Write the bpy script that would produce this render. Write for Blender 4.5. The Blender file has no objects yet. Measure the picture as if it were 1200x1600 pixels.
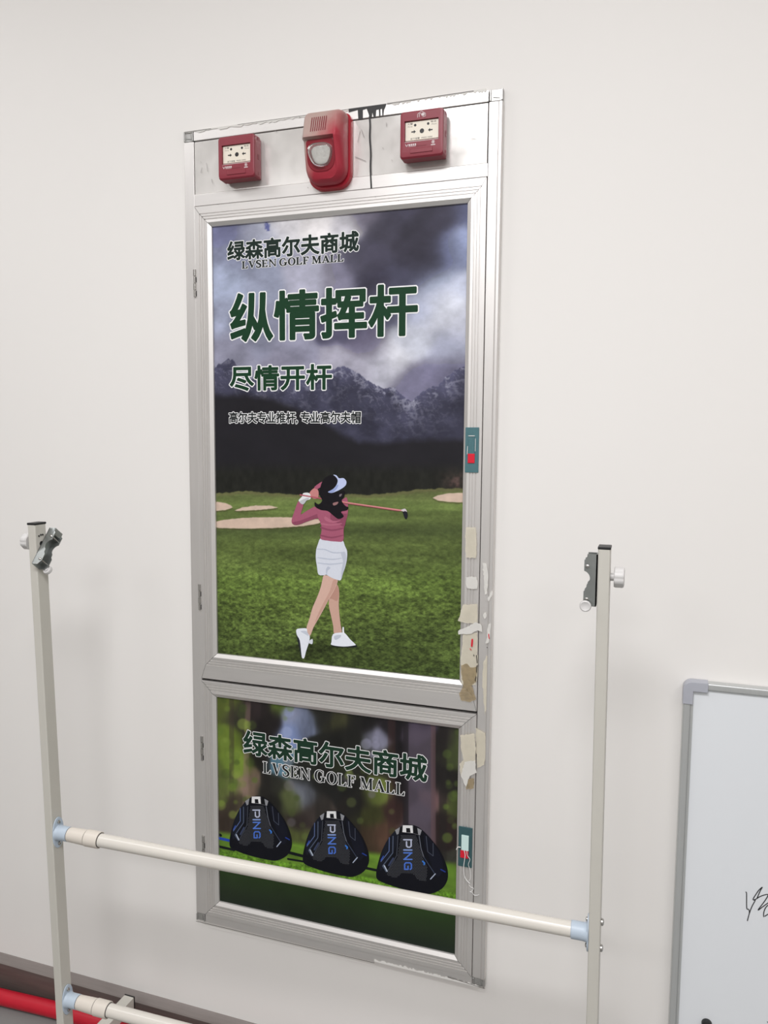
import bpy, bmesh, math, random
import numpy as np
from mathutils import Vector, Matrix
from mathutils.geometry import delaunay_2d_cdt

random.seed(4)
rng = np.random.default_rng(7)
C = bpy.context.scene.collection
scene = bpy.context.scene

# ------------------------------------------------------------------ camera
YAW, PITCH, ROLL = 0.329255, -0.094567, 0.007486
CAM = np.array([0.638578, -1.522777, 1.453961])
FPX = 1210.8                      # focal length in pixels of the 1200x1600 frame
_cy, _sy, _cp, _sp = math.cos(YAW), math.sin(YAW), math.cos(PITCH), math.sin(PITCH)
FWD = np.array([-_sy * _cp, _cy * _cp, _sp])
_r0 = np.array([_cy, _sy, 0.0])
_u0 = np.cross(_r0, FWD)
RGT = math.cos(ROLL) * _r0 + math.sin(ROLL) * _u0
UPV = -math.sin(ROLL) * _r0 + math.cos(ROLL) * _u0
cam_data = bpy.data.cameras.new('camera')
cam = bpy.data.objects.new('camera', cam_data)
C.objects.link(cam)
cam_data.sensor_fit = 'VERTICAL'
cam_data.sensor_height = 36.0
cam_data.lens = FPX * 36.0 / 1600.0
cam_data.clip_start = 0.02
m = Matrix.Identity(4)
for i in range(3):
    m[i][0], m[i][1], m[i][2], m[i][3] = RGT[i], UPV[i], -FWD[i], CAM[i]
cam.matrix_world = m
scene.camera = cam

# ------------------------------------------------------------------ light
w = bpy.data.worlds.new('room_ambient')
scene.world = w
w.use_nodes = True
w.node_tree.nodes['Background'].inputs[0].default_value = (1.0, 1.0, 1.0, 1)
w.node_tree.nodes['Background'].inputs[1].default_value = 0.05

def area(name, loc, sx, sy, power, col=(0.985, 0.98, 1.0), target=None):
    d = bpy.data.lights.new(name, 'AREA')
    d.shape = 'RECTANGLE'
    d.size, d.size_y, d.energy, d.color = sx, sy, power, col
    o = bpy.data.objects.new(name, d)
    o.location = loc
    if target is not None:
        o.rotation_euler = (Vector(target) - Vector(loc)).to_track_quat('-Z', 'Y').to_euler()
    C.objects.link(o)
CEIL = 3.0
for lx, ly, pw in ((-1.6, -1.0, 20), (0.35, -1.8, 66), (2.2, -1.9, 22),
                   (-1.7, -3.6, 22), (0.35, -3.6, 42), (2.2, -3.6, 26)):
    area('ceiling_panel_lamp', (lx, ly, CEIL - 0.02), 1.15, 0.55, pw)

scene.view_settings.view_transform = 'Standard'
scene.view_settings.look = 'None'
scene.view_settings.gamma = 1.0
scene.view_settings.use_curve_mapping = False
scene.view_settings.exposure = -0.35

# ------------------------------------------------------------------ materials
def lin(c):
    c = np.asarray(c, float) / 255.0
    return np.where(c <= 0.04045, c / 12.92, ((c + 0.055) / 1.055) ** 2.4)

def mat(name, rgb, rough=0.5, metal=0.0, spec=0.5, var=0.06, scale=30.0, bump=0.0, bscale=200.0,
        stretch=None, trans=0.0, rvar=0.0, ior=None):
    """principled surface with a procedural noise variation of colour and roughness"""
    mt = bpy.data.materials.new(name)
    mt.use_nodes = True
    nt = mt.node_tree
    b = nt.nodes['Principled BSDF']
    b.inputs['Roughness'].default_value = rough
    b.inputs['Metallic'].default_value = metal
    b.inputs['Specular IOR Level'].default_value = spec
    if trans:
        b.inputs['Transmission Weight'].default_value = trans
    if ior:
        b.inputs['IOR'].default_value = ior
    tc = nt.nodes.new('ShaderNodeTexCoord')
    mp = nt.nodes.new('ShaderNodeMapping')
    if stretch:
        mp.inputs['Scale'].default_value = stretch
    nt.links.new(tc.outputs['Object'], mp.inputs['Vector'])
    n = nt.nodes.new('ShaderNodeTexNoise')
    n.inputs['Scale'].default_value = scale
    n.inputs['Detail'].default_value = 5
    nt.links.new(mp.outputs[0], n.inputs['Vector'])
    mx = nt.nodes.new('ShaderNodeMix')
    mx.data_type = 'RGBA'
    l = lin(rgb)
    mx.inputs['A'].default_value = (*np.clip(l * (1 - var), 0, 1), 1)
    mx.inputs['B'].default_value = (*np.clip(l * (1 + var), 0, 1), 1)
    nt.links.new(n.outputs['Fac'], mx.inputs['Factor'])
    nt.links.new(mx.outputs['Result'], b.inputs['Base Color'])
    if rvar:
        mr = nt.nodes.new('ShaderNodeMapRange')
        mr.inputs['To Min'].default_value = max(0.02, rough - rvar)
        mr.inputs['To Max'].default_value = rough + rvar
        nt.links.new(n.outputs['Fac'], mr.inputs['Value'])
        nt.links.new(mr.outputs[0], b.inputs['Roughness'])
    if bump:
        n2 = nt.nodes.new('ShaderNodeTexNoise')
        n2.inputs['Scale'].default_value = bscale
        n2.inputs['Detail'].default_value = 4
        nt.links.new(mp.outputs[0], n2.inputs['Vector'])
        bp = nt.nodes.new('ShaderNodeBump')
        bp.inputs['Strength'].default_value = bump
        bp.inputs['Distance'].default_value = 0.002
        nt.links.new(n2.outputs['Fac'], bp.inputs['Height'])
        nt.links.new(bp.outputs[0], b.inputs['Normal'])
    return mt

M = dict(
    wall=mat('white_wall_paint', (233, 230, 226), 0.75, spec=0.2, var=0.012, scale=2.5, bump=0.05, bscale=25),
    ceiling=mat('ceiling_paint', (235, 232, 228), 0.9, spec=0.1, var=0.01),
    floor=mat('grey_floor', (126, 127, 125), 0.55, var=0.06, scale=12),
    base=mat('brown_grey_skirting', (94, 85, 81), 0.3, var=0.3, scale=9, stretch=(1.2, 8, 22)),
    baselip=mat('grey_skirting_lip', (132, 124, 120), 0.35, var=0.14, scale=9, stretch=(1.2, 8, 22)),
    hose=mat('red_hose', (188, 18, 42), 0.38, var=0.08, scale=40),
    alu_v=mat('aluminium_upright', (222, 219, 216), 0.42, 0.75, var=0.035, scale=14, stretch=(14, 14, 0.7), rvar=0.05),
    alu_h=mat('aluminium_cross', (222, 219, 216), 0.42, 0.75, var=0.04, scale=14, stretch=(0.7, 14, 14), rvar=0.05),
    panel=mat('polished_panel', (228, 225, 221), 0.2, 0.42, var=0.07, scale=26, rvar=0.08, bump=0.05, bscale=14),
    corner=mat('corner_casting', (172, 171, 168), 0.38, 0.6, var=0.2, scale=120),
    dark=mat('dark_gap', (45, 43, 42), 0.8),
    soot=mat('black_paint', (38, 37, 37), 0.5, var=0.2),
    red=mat('call_point_red', (134, 40, 54), 0.42, var=0.09, scale=60),
    redbright=mat('sounder_red', (172, 28, 46), 0.36, var=0.06, scale=60),
    redslot=mat('dark_red_recess', (118, 20, 34), 0.5), redrec_shaded=mat('shaded_lens_recess_red', (130, 20, 36), 0.42),
    cream=mat('cream_plate', (232, 224, 208), 0.4, var=0.03),
    black=mat('black_plastic', (26, 26, 27), 0.45, var=0.2),
    greymark=mat('light_print', (214, 200, 200), 0.5),
    greyprint=mat('grey_print', (96, 92, 88), 0.5),
    clear=mat('clear_lens', (244, 243, 240), 0.05, var=0.02, trans=0.92, ior=1.3),
    reflector=mat('lamp_reflector_sparkle', (236, 233, 227), 0.18, 0.45, var=0.3, scale=130, bump=0.6, bscale=150),  # strong colour noise paints sparkles into the reflector
    teal=mat('teal_latch', (72, 112, 118), 0.4, var=0.12, scale=150),
    teal_d=mat('dark_teal_latch', (52, 86, 90), 0.4, var=0.12, scale=150),
    red_btn=mat('red_button', (214, 22, 48), 0.35),
    scuffgrey=mat('scuff_grey', (146, 142, 139), 0.5, var=0.3, scale=300),
    clearfilm=mat('pale_film', (206, 232, 228), 0.3, var=0.05),
    paper=mat('torn_tape', (234, 227, 208), 0.5, var=0.09, scale=90),
    paperw=mat('white_scrap', (232, 230, 224), 0.6, var=0.05, scale=90),
    glue=mat('dirty_glue', (176, 156, 118), 0.6, var=0.55, scale=150),
    putty=mat('white_putty', (238, 236, 232), 0.8, var=0.03),
    rack=mat('rack_paint', (196, 193, 184), 0.4, var=0.035, scale=25),
    bar=mat('bar_paint', (216, 211, 202), 0.24, var=0.02),
    sleeve=mat('sleeve_plastic', (216, 208, 197), 0.4, var=0.02),
    blue=mat('pale_blue_plastic', (182, 195, 208), 0.4, var=0.03),
    knob=mat('grey_knob', (206, 204, 202), 0.4, var=0.03),
    zinc=mat('zinc_bracket', (150, 154, 152), 0.33, 0.8, var=0.16, scale=45, rvar=0.08),
    screw=mat('steel_screw', (180, 178, 174), 0.25, 0.9),
    board=mat('whiteboard_face', (226, 229, 232), 0.22, var=0.01, scale=3),
    wbframe=mat('whiteboard_rail', (196, 198, 197), 0.35, 0.55, var=0.05, stretch=(10, 10, 0.6)),
    wbcap=mat('grey_corner_cap', (172, 174, 182), 0.45, var=0.03),
    ink=mat('black_ink', (30, 30, 32), 0.5),
    string=mat('white_string', (236, 236, 234), 0.6),
    rubber=mat('castor_rubber', (48, 44, 42), 0.6, var=0.2),
)
for k, a in (('paper', 0.5), ('glue', 0.42), ('paperw', 0.75)):
    M[k].node_tree.nodes['Principled BSDF'].inputs['Alpha'].default_value = a
_pm = {}
def pm(rgb):
    """flat printing ink of one colour"""
    k = tuple(int(v) for v in rgb)
    if k not in _pm:
        _pm[k] = mat('print_ink', k, 0.4, spec=0.18, var=0.05, scale=220)
    return _pm[k]

# ------------------------------------------------------------------ helpers
ROOTLOC = {}
def obj(name, bm, mats, parent=None, smooth=None, kind=None, label=None):
    me = bpy.data.meshes.new(name)
    org = Vector((0, 0, 0))
    if parent is not None:
        org = ROOTLOC.get(parent.name, Vector((0, 0, 0)))
    bmesh.ops.translate(bm, verts=bm.verts, vec=-org)
    bm.normal_update()
    bm.to_mesh(me)
    bm.free()
    for mm in (mats if isinstance(mats, (list, tuple)) else [mats]):
        me.materials.append(mm)
    if smooth is not None:
        me.polygons.foreach_set('use_smooth', [True] * len(me.polygons))
        me.set_sharp_from_angle(angle=math.radians(smooth))
    o = bpy.data.objects.new(name, me)
    C.objects.link(o)
    if smooth is not None:
        wn = o.modifiers.new('face_weighted_normals', 'WEIGHTED_NORMAL')
        wn.keep_sharp = True
        wn.weight = 90
    if parent is not None:
        o.parent = parent
        ROOTLOC[o.name] = org
    if kind:
        o['kind'] = kind
    if label:
        o['label'] = label
    return o

def thing(name, label, cat, loc, group=None):
    o = bpy.data.objects.new(name, None)
    o.empty_display_size = 0.05
    o.location = loc
    C.objects.link(o)
    o['label'], o['category'] = label, cat
    if group:
        o['group'] = group
    ROOTLOC[o.name] = Vector(loc)
    return o

def tag(o, label, cat, group=None):
    o['label'], o['category'] = label, cat
    if group:
        o['group'] = group
    return o

def recenter(o):
    """move a one-mesh thing's origin to its base"""
    vs = [v.co for v in o.data.vertices]
    c = Vector(((min(v.x for v in vs) + max(v.x for v in vs)) / 2,
                (min(v.y for v in vs) + max(v.y for v in vs)) / 2, min(v.z for v in vs)))
    o.data.transform(Matrix.Translation(-c))
    o.location = c
    return o

def box(bm, x0, x1, y0, y1, z0, z1, bev=0.0, seg=2, mi=0, M4=None):
    r = bmesh.ops.create_cube(bm, size=1.0)
    vs = r['verts']
    bmesh.ops.scale(bm, verts=vs, vec=(x1 - x0, y1 - y0, z1 - z0))
    bmesh.ops.translate(bm, verts=vs, vec=((x0 + x1) / 2, (y0 + y1) / 2, (z0 + z1) / 2))
    fs = set(f for v in vs for f in v.link_faces)
    if bev:
        es = list(set(e for v in vs for e in v.link_edges))
        r2 = bmesh.ops.bevel(bm, geom=es, offset=bev, segments=seg, affect='EDGES', profile=0.5)
        vs = list(set(v for f in r2['faces'] for v in f.verts) | set(v for v in vs if v.is_valid))
        fs = set(f for v in vs for f in v.link_faces)
    for f in fs:
        f.material_index = mi
    if M4 is not None:
        bmesh.ops.transform(bm, matrix=M4, verts=vs)
    return vs

def cyl(bm, p0, p1, r0, r1=None, n=24, mi=0, caps=True):
    r1 = r0 if r1 is None else r1
    p0, p1 = Vector(p0), Vector(p1)
    q = (p1 - p0).to_track_quat('Z', 'Y').to_matrix()
    ra, rb = [], []
    for i in range(n):
        a = 2 * math.pi * i / n
        d = q @ Vector((math.cos(a), math.sin(a), 0))
        ra.append(bm.verts.new(p0 + d * r0))
        rb.append(bm.verts.new(p1 + d * r1))
    for i in range(n):
        j = (i + 1) % n
        bm.faces.new((ra[i], ra[j], rb[j], rb[i])).material_index = mi
    if caps:
        bm.faces.new(ra[::-1]).material_index = mi
        bm.faces.new(rb).material_index = mi

def lathe(bm, p0, axis, prof, n=32, mi=0):
    """prof: list of (distance along axis, radius)"""
    p0 = Vector(p0)
    q = Vector(axis).to_track_quat('Z', 'Y').to_matrix()
    rings = []
    for t, r in prof:
        if r < 1e-6:
            rings.append([bm.verts.new(p0 + q @ Vector((0, 0, t)))])
        else:
            rings.append([bm.verts.new(p0 + q @ Vector((r * math.cos(2 * math.pi * i / n), r * math.sin(2 * math.pi * i / n), t))) for i in range(n)])
    for a, b in zip(rings[:-1], rings[1:]):
        for i in range(n):
            j = (i + 1) % n
            if len(a) == 1 and len(b) == 1:
                continue
            if len(a) == 1:
                f = (a[0], b[j], b[i])
            elif len(b) == 1:
                f = (a[i], a[j], b[0])
            else:
                f = (a[i], a[j], b[j], b[i])
            bm.faces.new(f).material_index = mi
    if len(rings[0]) > 1:
        bm.faces.new(rings[0][::-1]).material_index = mi
    if len(rings[-1]) > 1:
        bm.faces.new(rings[-1]).material_index = mi

def tube(bm, pts, r, n=8, mi=0):
    pts = [Vector(p) for p in pts]
    rings = []
    for i, p in enumerate(pts):
        t = (pts[min(i + 1, len(pts) - 1)] - pts[max(i - 1, 0)]).normalized()
        q = t.to_track_quat('Z', 'Y').to_matrix()
        rings.append([bm.verts.new(p + q @ Vector((r * math.cos(2 * math.pi * k / n), r * math.sin(2 * math.pi * k / n), 0))) for k in range(n)])
    for a, b in zip(rings[:-1], rings[1:]):
        # match ring rotation
        best = min(range(n), key=lambda s: sum((a[k].co - b[(k + s) % n].co).length for k in range(n)))
        b[:] = b[best:] + b[:best]
        for k in range(n):
            j = (k + 1) % n
            bm.faces.new((a[k], a[j], b[j], b[k])).material_index = mi
    bm.faces.new(rings[0][::-1]).material_index = mi
    bm.faces.new(rings[-1]).material_index = mi

def prism_xz(bm, poly, y0, y1, mi=0):
    """extrude a polygon of (x, z) from y0 to y1"""
    a = [bm.verts.new((x, y0, z)) for x, z in poly]
    b = [bm.verts.new((x, y1, z)) for x, z in poly]
    n = len(a)
    bm.faces.new(a).material_index = mi
    bm.faces.new(b[::-1]).material_index = mi
    for i in range(n):
        j = (i + 1) % n
        bm.faces.new((a[j], a[i], b[i], b[j])).material_index = mi

def smooth_closed(pts, k=4):
    pts = [np.array(p, float) for p in pts]
    n = len(pts)
    out = []
    for i in range(n):
        p0, p1, p2, p3 = pts[i - 1], pts[i], pts[(i + 1) % n], pts[(i + 2) % n]
        for s in range(k):
            t = s / k
            out.append(0.5 * ((2 * p1) + (p2 - p0) * t + (2 * p0 - 5 * p1 + 4 * p2 - p3) * t * t + (3 * p1 - p0 - 3 * p2 + p3) * t ** 3))
    return out

def smooth_open(pts, k=6):
    pts = [np.array(p, float) for p in pts]
    n = len(pts)
    out = []
    for i in range(n - 1):
        p0, p1, p2, p3 = pts[max(i - 1, 0)], pts[i], pts[i + 1], pts[min(i + 2, n - 1)]
        for s in range(k):
            t = s / k
            out.append(0.5 * ((2 * p1) + (p2 - p0) * t + (2 * p0 - 5 * p1 + 4 * p2 - p3) * t * t + (3 * p1 - p0 - 3 * p2 + p3) * t ** 3))
    out.append(pts[-1])
    return out

# wall-plane survey: where on the wall (x, z) a traced point of the flat prints and marks lies
def W(px, py, Y=0.006):
    d = FWD + RGT * (px - 600) / FPX - UPV * (py - 800) / FPX
    t = (Y - CAM[1]) / d[1]
    p = CAM + t * d
    return (p[0], p[2])

def to_px(x, y, z):
    dx, dy, dz = x - CAM[0], y - CAM[1], z - CAM[2]
    dep = dx * FWD[0] + dy * FWD[1] + dz * FWD[2]
    return (600 + FPX * (dx * RGT[0] + dy * RGT[1] + dz * RGT[2]) / dep,
            800 - FPX * (dx * UPV[0] + dy * UPV[1] + dz * UPV[2]) / dep)

# flat polygons in the wall plane
def flat(bm, poly, y, mi=0):
    vs = [bm.verts.new((p[0], y, p[1])) for p in poly]
    area2 = sum(poly[i][0] * poly[(i + 1) % len(poly)][1] - poly[(i + 1) % len(poly)][0] * poly[i][1] for i in range(len(poly)))
    if area2 < 0:
        vs = vs[::-1]
    bm.faces.new(vs).material_index = mi

def stroke(pts, wd):
    """polyline -> list of polygons (segment quads and joint octagons)"""
    out = []
    pts = [np.array(p, float) for p in pts]
    h = wd / 2
    for a, b in zip(pts[:-1], pts[1:]):
        d = b - a
        l = np.hypot(*d)
        if l < 1e-9:
            continue
        nrm = np.array([-d[1], d[0]]) / l * h
        out.append([a + nrm, a - nrm, b - nrm, b + nrm])
    for p in pts:
        out.append([p + h * np.array([math.cos(math.pi / 8 + k * math.pi / 4), math.sin(math.pi / 8 + k * math.pi / 4)]) for k in range(8)])
    return out

def flat_union(bm, polys, y, mi=0):
    """overlapping polygons -> one clean, non-overlapping flat skin"""
    vs, fs = [], []
    for p in polys:
        k = len(vs)
        ar = sum(p[i][0] * p[(i + 1) % len(p)][1] - p[(i + 1) % len(p)][0] * p[i][1] for i in range(len(p)))
        q = p if ar > 0 else p[::-1]
        vs += [Vector((float(a[0]), float(a[1]))) for a in q]
        fs.append(list(range(k, k + len(q))))
    ov, oe, of, _, _, orf = delaunay_2d_cdt(vs, [], fs, 1, 1e-7)
    nv = [bm.verts.new((v.x, y, v.y)) for v in ov]
    # keep only the triangles whose centre lies inside one of the given polygons
    cen = np.array([[sum(ov[i].x for i in f) / len(f), sum(ov[i].y for i in f) / len(f)] for f in of]) if len(of) else np.zeros((0, 2))
    keep = np.zeros(len(of), bool)
    for f0 in fs:
        P = np.array([(vs[i].x, vs[i].y) for i in f0])
        lo, hi = P.min(0), P.max(0)
        cand = np.nonzero((~keep) & (cen[:, 0] >= lo[0]) & (cen[:, 0] <= hi[0]) & (cen[:, 1] >= lo[1]) & (cen[:, 1] <= hi[1]))[0] if len(of) else []
        if not len(cand):
            continue
        c = cen[cand]
        ins = np.zeros(len(cand), bool)
        for k in range(len(P)):
            (xa, ya), (xb, yb) = P[k], P[k - 1]
            if ya == yb:
                continue
            cr = ((ya > c[:, 1]) != (yb > c[:, 1])) & (c[:, 0] < (xb - xa) * (c[:, 1] - ya) / (yb - ya) + xa)
            ins ^= cr
        keep[cand[ins]] = True
    for f, src in zip(of, keep):
        if src and len(set(f)) > 2:
            t = [nv[i] for i in f]
            a2 = sum(ov[f[i]].x * ov[f[(i + 1) % len(f)]].y - ov[f[(i + 1) % len(f)]].x * ov[f[i]].y for i in range(len(f)))
            try:
                bm.faces.new(t if a2 > 0 else t[::-1]).material_index = mi
            except ValueError:
                pass
    loose = [v for v in nv if not v.link_faces]
    bmesh.ops.delete(bm, geom=loose, context='VERTS')

def dilate(edges, d):
    out = []
    for a, b in edges:
        a, b = np.array(a), np.array(b)
        v = b - a
        l = np.hypot(*v)
        if l < 1e-9:
            continue
        t = v / l
        n = np.array([-t[1], t[0]])
        k = d * 0.42
        out.append([a - t * k + n * d, a - t * d + n * k, a - t * d - n * k, a - t * k - n * d,
                    b + t * k - n * d, b + t * d - n * k, b + t * d + n * k, b + t * k + n * d])
    return out

def glyphs(text, spacing=1.0):
    """filled polygons and outline edges of a line of type (Blender's own built-in typeface)"""
    cu = bpy.data.curves.new('type', 'FONT')
    cu.body = text
    cu.space_character = spacing
    cu.resolution_u = 4
    o = bpy.data.objects.new('type', cu)
    C.objects.link(o)
    bpy.context.view_layer.update()
    ev = o.evaluated_get(bpy.context.evaluated_depsgraph_get())
    me = ev.to_mesh()
    bm = bmesh.new()
    bm.from_mesh(me)
    bmesh.ops.remove_doubles(bm, verts=bm.verts, dist=1e-6)
    polys = [[(v.co.x, v.co.y) for v in f.verts] for f in bm.faces]
    edges = [((e.verts[0].co.x, e.verts[0].co.y), (e.verts[1].co.x, e.verts[1].co.y)) for e in bm.edges if len(e.link_faces) == 1]
    bm.free()
    ev.to_mesh_clear()
    bpy.data.objects.remove(o)
    bpy.data.curves.remove(cu)
    return polys, edges

def fit(polys, edges, rect, pad=0.0):
    """scale polygons into rect = (x0, x1, z0, z1)"""
    xs = [p[0] for q in polys for p in q]
    ys = [p[1] for q in polys for p in q]
    ax, bx, ay, by = min(xs), max(xs), min(ys), max(ys)
    x0, x1, z0, z1 = rect
    x0 += pad; x1 -= pad; z0 += pad; z1 -= pad
    f = lambda p: (x0 + (p[0] - ax) / (bx - ax) * (x1 - x0), z0 + (p[1] - ay) / (by - ay) * (z1 - z0))
    return [[f(p) for p in q] for q in polys], [(f(a), f(b)) for a, b in edges]

def type_line(text, rect, y, parent, fill, bold=0.0, line=0.0012, line_rgb=(240, 240, 240), name='lettering',
              serif=False, spacing=1.0, label=None):
    polys, edges = serif_line(text) if serif else glyphs(text, spacing)
    polys, edges = fit(polys, edges, rect, bold)
    bm = bmesh.new()
    flat_union(bm, polys + (dilate(edges, bold) if bold else []), y - 0.0005)
    o = obj(name, bm, pm(fill), parent, label=label)
    if line:
        bm = bmesh.new()
        flat_union(bm, polys + dilate(edges, bold + line), y - 0.00025)
        obj('lettering_outline', bm, pm(line_rgb), o, label='white outline around the characters')
    return o

# serif capitals drawn as polygons, cap height 1
def _ring(cx, cy, rx, ry, ix, iy, a0=0, a1=360, n=40):
    ps = []
    for i in range(n):
        a, b = math.radians(a0 + (a1 - a0) * i / n), math.radians(a0 + (a1 - a0) * (i + 1) / n)
        ps.append([(cx + rx * math.cos(a), cy + ry * math.sin(a)), (cx + rx * math.cos(b), cy + ry * math.sin(b)),
                   (cx + ix * math.cos(b), cy + iy * math.sin(b)), (cx + ix * math.cos(a), cy + iy * math.sin(a))])
    return ps
def _r(a, b, c, d):
    return [(a, c), (b, c), (b, d), (a, d)]
def serif_glyph(ch):
    T, t, s = 0.15, 0.055, 0.045
    def stem(x, wd):
        return [_r(x, x + wd, 0, 1), _r(x - .075, x + wd + .075, 0, s), _r(x - .075, x + wd + .075, 1 - s, 1)]
    if ch == 'L':
        return stem(.1, T) + [_r(.1, .6, 0, s), [(.45, s), (.6, s), (.62, .3), (.585, .3)]], .68
    if ch == 'E':
        return stem(.1, T) + [_r(.1, .6, 0, s), _r(.1, .58, 1 - s, 1), [(.46, s), (.6, s), (.62, .26), (.59, .26)],
                              [(.46, 1 - s), (.58, 1 - s), (.58, .76), (.55, .76)], _r(.2, .46, .49, .535), _r(.44, .47, .4, .63)], .7
    if ch == 'F':
        return stem(.1, T) + [_r(.1, .58, 1 - s, 1), [(.46, 1 - s), (.58, 1 - s), (.58, .74), (.55, .74)], _r(.2, .44, .49, .535), _r(.42, .45, .4, .63)], .66
    if ch == 'N':
        return [_r(.12, .12 + t, 0, 1), _r(.04, .26, 0, s), _r(.02, .2, 1 - s, 1), [(.06, 1), (.25, 1), (.74, 0), (.68, 0)],
                _r(.68, .74, 0, 1), _r(.6, .82, 1 - s, 1)], .86
    if ch == 'V':
        return [[(.06, 1), (.24, 1), (.45, .2), (.4, 0), (.36, 0)], [(.36, 0), (.41, 0), (.7, 1), (.64, 1)], _r(0, .3, 1 - s, 1), _r(.54, .78, 1 - s, 1)], .76
    if ch == 'A':
        return [[(.36, 1), (.41, 1), (.74, 0), (.56, 0), (.33, .8)], [(.36, 1), (.38, .86), (.13, 0), (.07, 0)], _r(0, .23, 0, s), _r(.48, .8, 0, s), _r(.18, .58, .3, .345)], .78
    if ch == 'M':
        return [_r(.12, .17, 0, 1), _r(.03, .27, 0, s), [(.06, 1), (.26, 1), (.5, .25), (.46, 0)], [(.44, 0), (.5, 0), (.8, 1), (.72, 1)],
                _r(.72, .72 + T, 0, 1), _r(.64, .95, 0, s), _r(.72, .95, 1 - s, 1), _r(.03, .2, 1 - s, 1)], 1.0
    if ch == 'O':
        return _ring(.4, .5, .38, .53, .22, .48), .8
    if ch == 'G':
        return _ring(.41, .5, .38, .53, .22, .48, 48, 345) + [_r(.6, .75, .05, .44), _r(.5, .84, .41, .455), _r(.64, .67, .62, .95)], .88
    if ch == 'S':
        pts = smooth_open([(.5, .84), (.42, .955), (.28, .985), (.15, .9), (.11, .77), (.17, .64), (.33, .53), (.47, .4), (.51, .25), (.45, .1), (.31, .015), (.17, .05), (.09, .2)], 5)
        out = []
        n = len(pts)
        ws = [0.05 + 0.125 * math.sin(math.pi * i / (n - 1)) ** 1.2 for i in range(n)]
        L, R = [], []
        for i in range(n):
            d = pts[min(i + 1, n - 1)] - pts[max(i - 1, 0)]
            d = d / np.hypot(*d)
            q = np.array([-d[1], d[0]]) * ws[i] / 2
            L.append(pts[i] + q); R.append(pts[i] - q)
        for i in range(n - 1):
            out.append([L[i], R[i], R[i + 1], L[i + 1]])
        return out + [_r(.48, .52, .72, .98), _r(.07, .11, .02, .3)], .6
    return [], .2
def serif_line(text):
    x = 0
    polys = []
    for ch in text:
        ps, wd = serif_glyph(ch)
        polys += [[(p[0] + x, p[1]) for p in q] for q in ps]
        x += wd + 0.03
    edges = [(q[i], q[(i + 1) % len(q)]) for q in polys for i in range(len(q))]
    return polys, edges

# ------------------------------------------------------------------ the room
FL = -0.035
WY = 0.010                        # face of the wall behind the cabinet
bm = bmesh.new(); box(bm, -4.0, 4.0, WY, WY + 0.15, FL - 0.1, CEIL + 0.1)
wall = obj('wall_back', bm, M['wall'], kind='structure')
bm = bmesh.new(); box(bm, -4.0, 4.0, -5.65, -5.5, FL - 0.1, CEIL + 0.1)
obj('wall_front', bm, M['wall'], kind='structure')
bm = bmesh.new(); box(bm, -4.15, -4.0, -5.65, WY + 0.15, FL - 0.1, CEIL + 0.1)
obj('wall_left', bm, M['wall'], kind='structure')
bm = bmesh.new(); box(bm, 4.0, 4.15, -5.65, WY + 0.15, FL - 0.1, CEIL + 0.1)
obj('wall_right', bm, M['wall'], kind='structure')
bm = bmesh.new(); box(bm, -4.0, 4.0, -5.5, WY, FL - 0.1, FL)
obj('floor', bm, M['floor'], kind='structure')
bm = bmesh.new(); box(bm, -4.0, 4.0, -5.5, WY, CEIL, CEIL + 0.1)
obj('ceiling', bm, M['ceiling'], kind='structure')
# skirting with a rounded top lip in a lighter grey
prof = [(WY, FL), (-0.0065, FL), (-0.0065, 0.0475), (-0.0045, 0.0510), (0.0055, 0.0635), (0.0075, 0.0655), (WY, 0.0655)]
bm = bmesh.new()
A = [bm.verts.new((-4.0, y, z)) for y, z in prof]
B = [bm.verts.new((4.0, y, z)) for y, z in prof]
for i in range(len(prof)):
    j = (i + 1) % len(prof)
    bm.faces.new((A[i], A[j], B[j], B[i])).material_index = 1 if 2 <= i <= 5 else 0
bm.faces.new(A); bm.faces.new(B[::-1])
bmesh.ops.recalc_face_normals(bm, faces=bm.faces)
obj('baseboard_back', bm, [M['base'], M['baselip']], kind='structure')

# ------------------------------------------------------------------ fire hose cabinet
cab = thing('fire_cabinet', 'tall aluminium cabinet set in the white wall, two doors covered by golf posters', 'cabinet', (0, 0, 0.30))
X0, X1, Z0, Z1 = -0.35, 0.35, 0.30, 2.1157
bm = bmesh.new(); box(bm, X0 + .004, X1 - .004, 0.0085, 0.0096, Z0 + .004, Z1 - .004)
obj('backing', bm, M['dark'], cab)
# outer frame members
bm = bmesh.new(); box(bm, X0, -0.3255, 0.0, 0.0098, 0.3185, 2.0935, 0.0015); obj('stile', bm, M['alu_v'], cab, 40)
bm = bmesh.new()
box(bm, 0.3235, X1, 0.0, 0.0098, 0.3185, 2.0935, 0.0012)
box(bm, 0.3415, X1 + .001, -0.0035, 0.0098, 0.3185, 2.0935, 0.003, 3); obj('stile', bm, M['alu_v'], cab, 40)
bm = bmesh.new(); box(bm, -0.3255, 0.3225, 0.0, 0.0098, 2.0945, Z1, 0.001); obj('rail', bm, M['alu_h'], cab, 40)
bm = bmesh.new(); box(bm, -0.3255, 0.3235, -0.0005, 0.0098, 1.9565, 1.9815, 0.001); obj('rail', bm, M['alu_h'], cab, 40)
bm = bmesh.new(); box(bm, -0.3255, 0.3235, 0.0, 0.0098, 0.30, 0.3185, 0.001); obj('rail', bm, M['alu_h'], cab, 40)
bm = bmesh.new(); box(bm, -0.3245, 0.3215, 0.0015, 0.0098, 1.982, 2.0925, 0.0004, 1)
obj('header_panel', bm, M['panel'], cab, label='polished metal panel above the doors carrying the red alarms')
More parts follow.
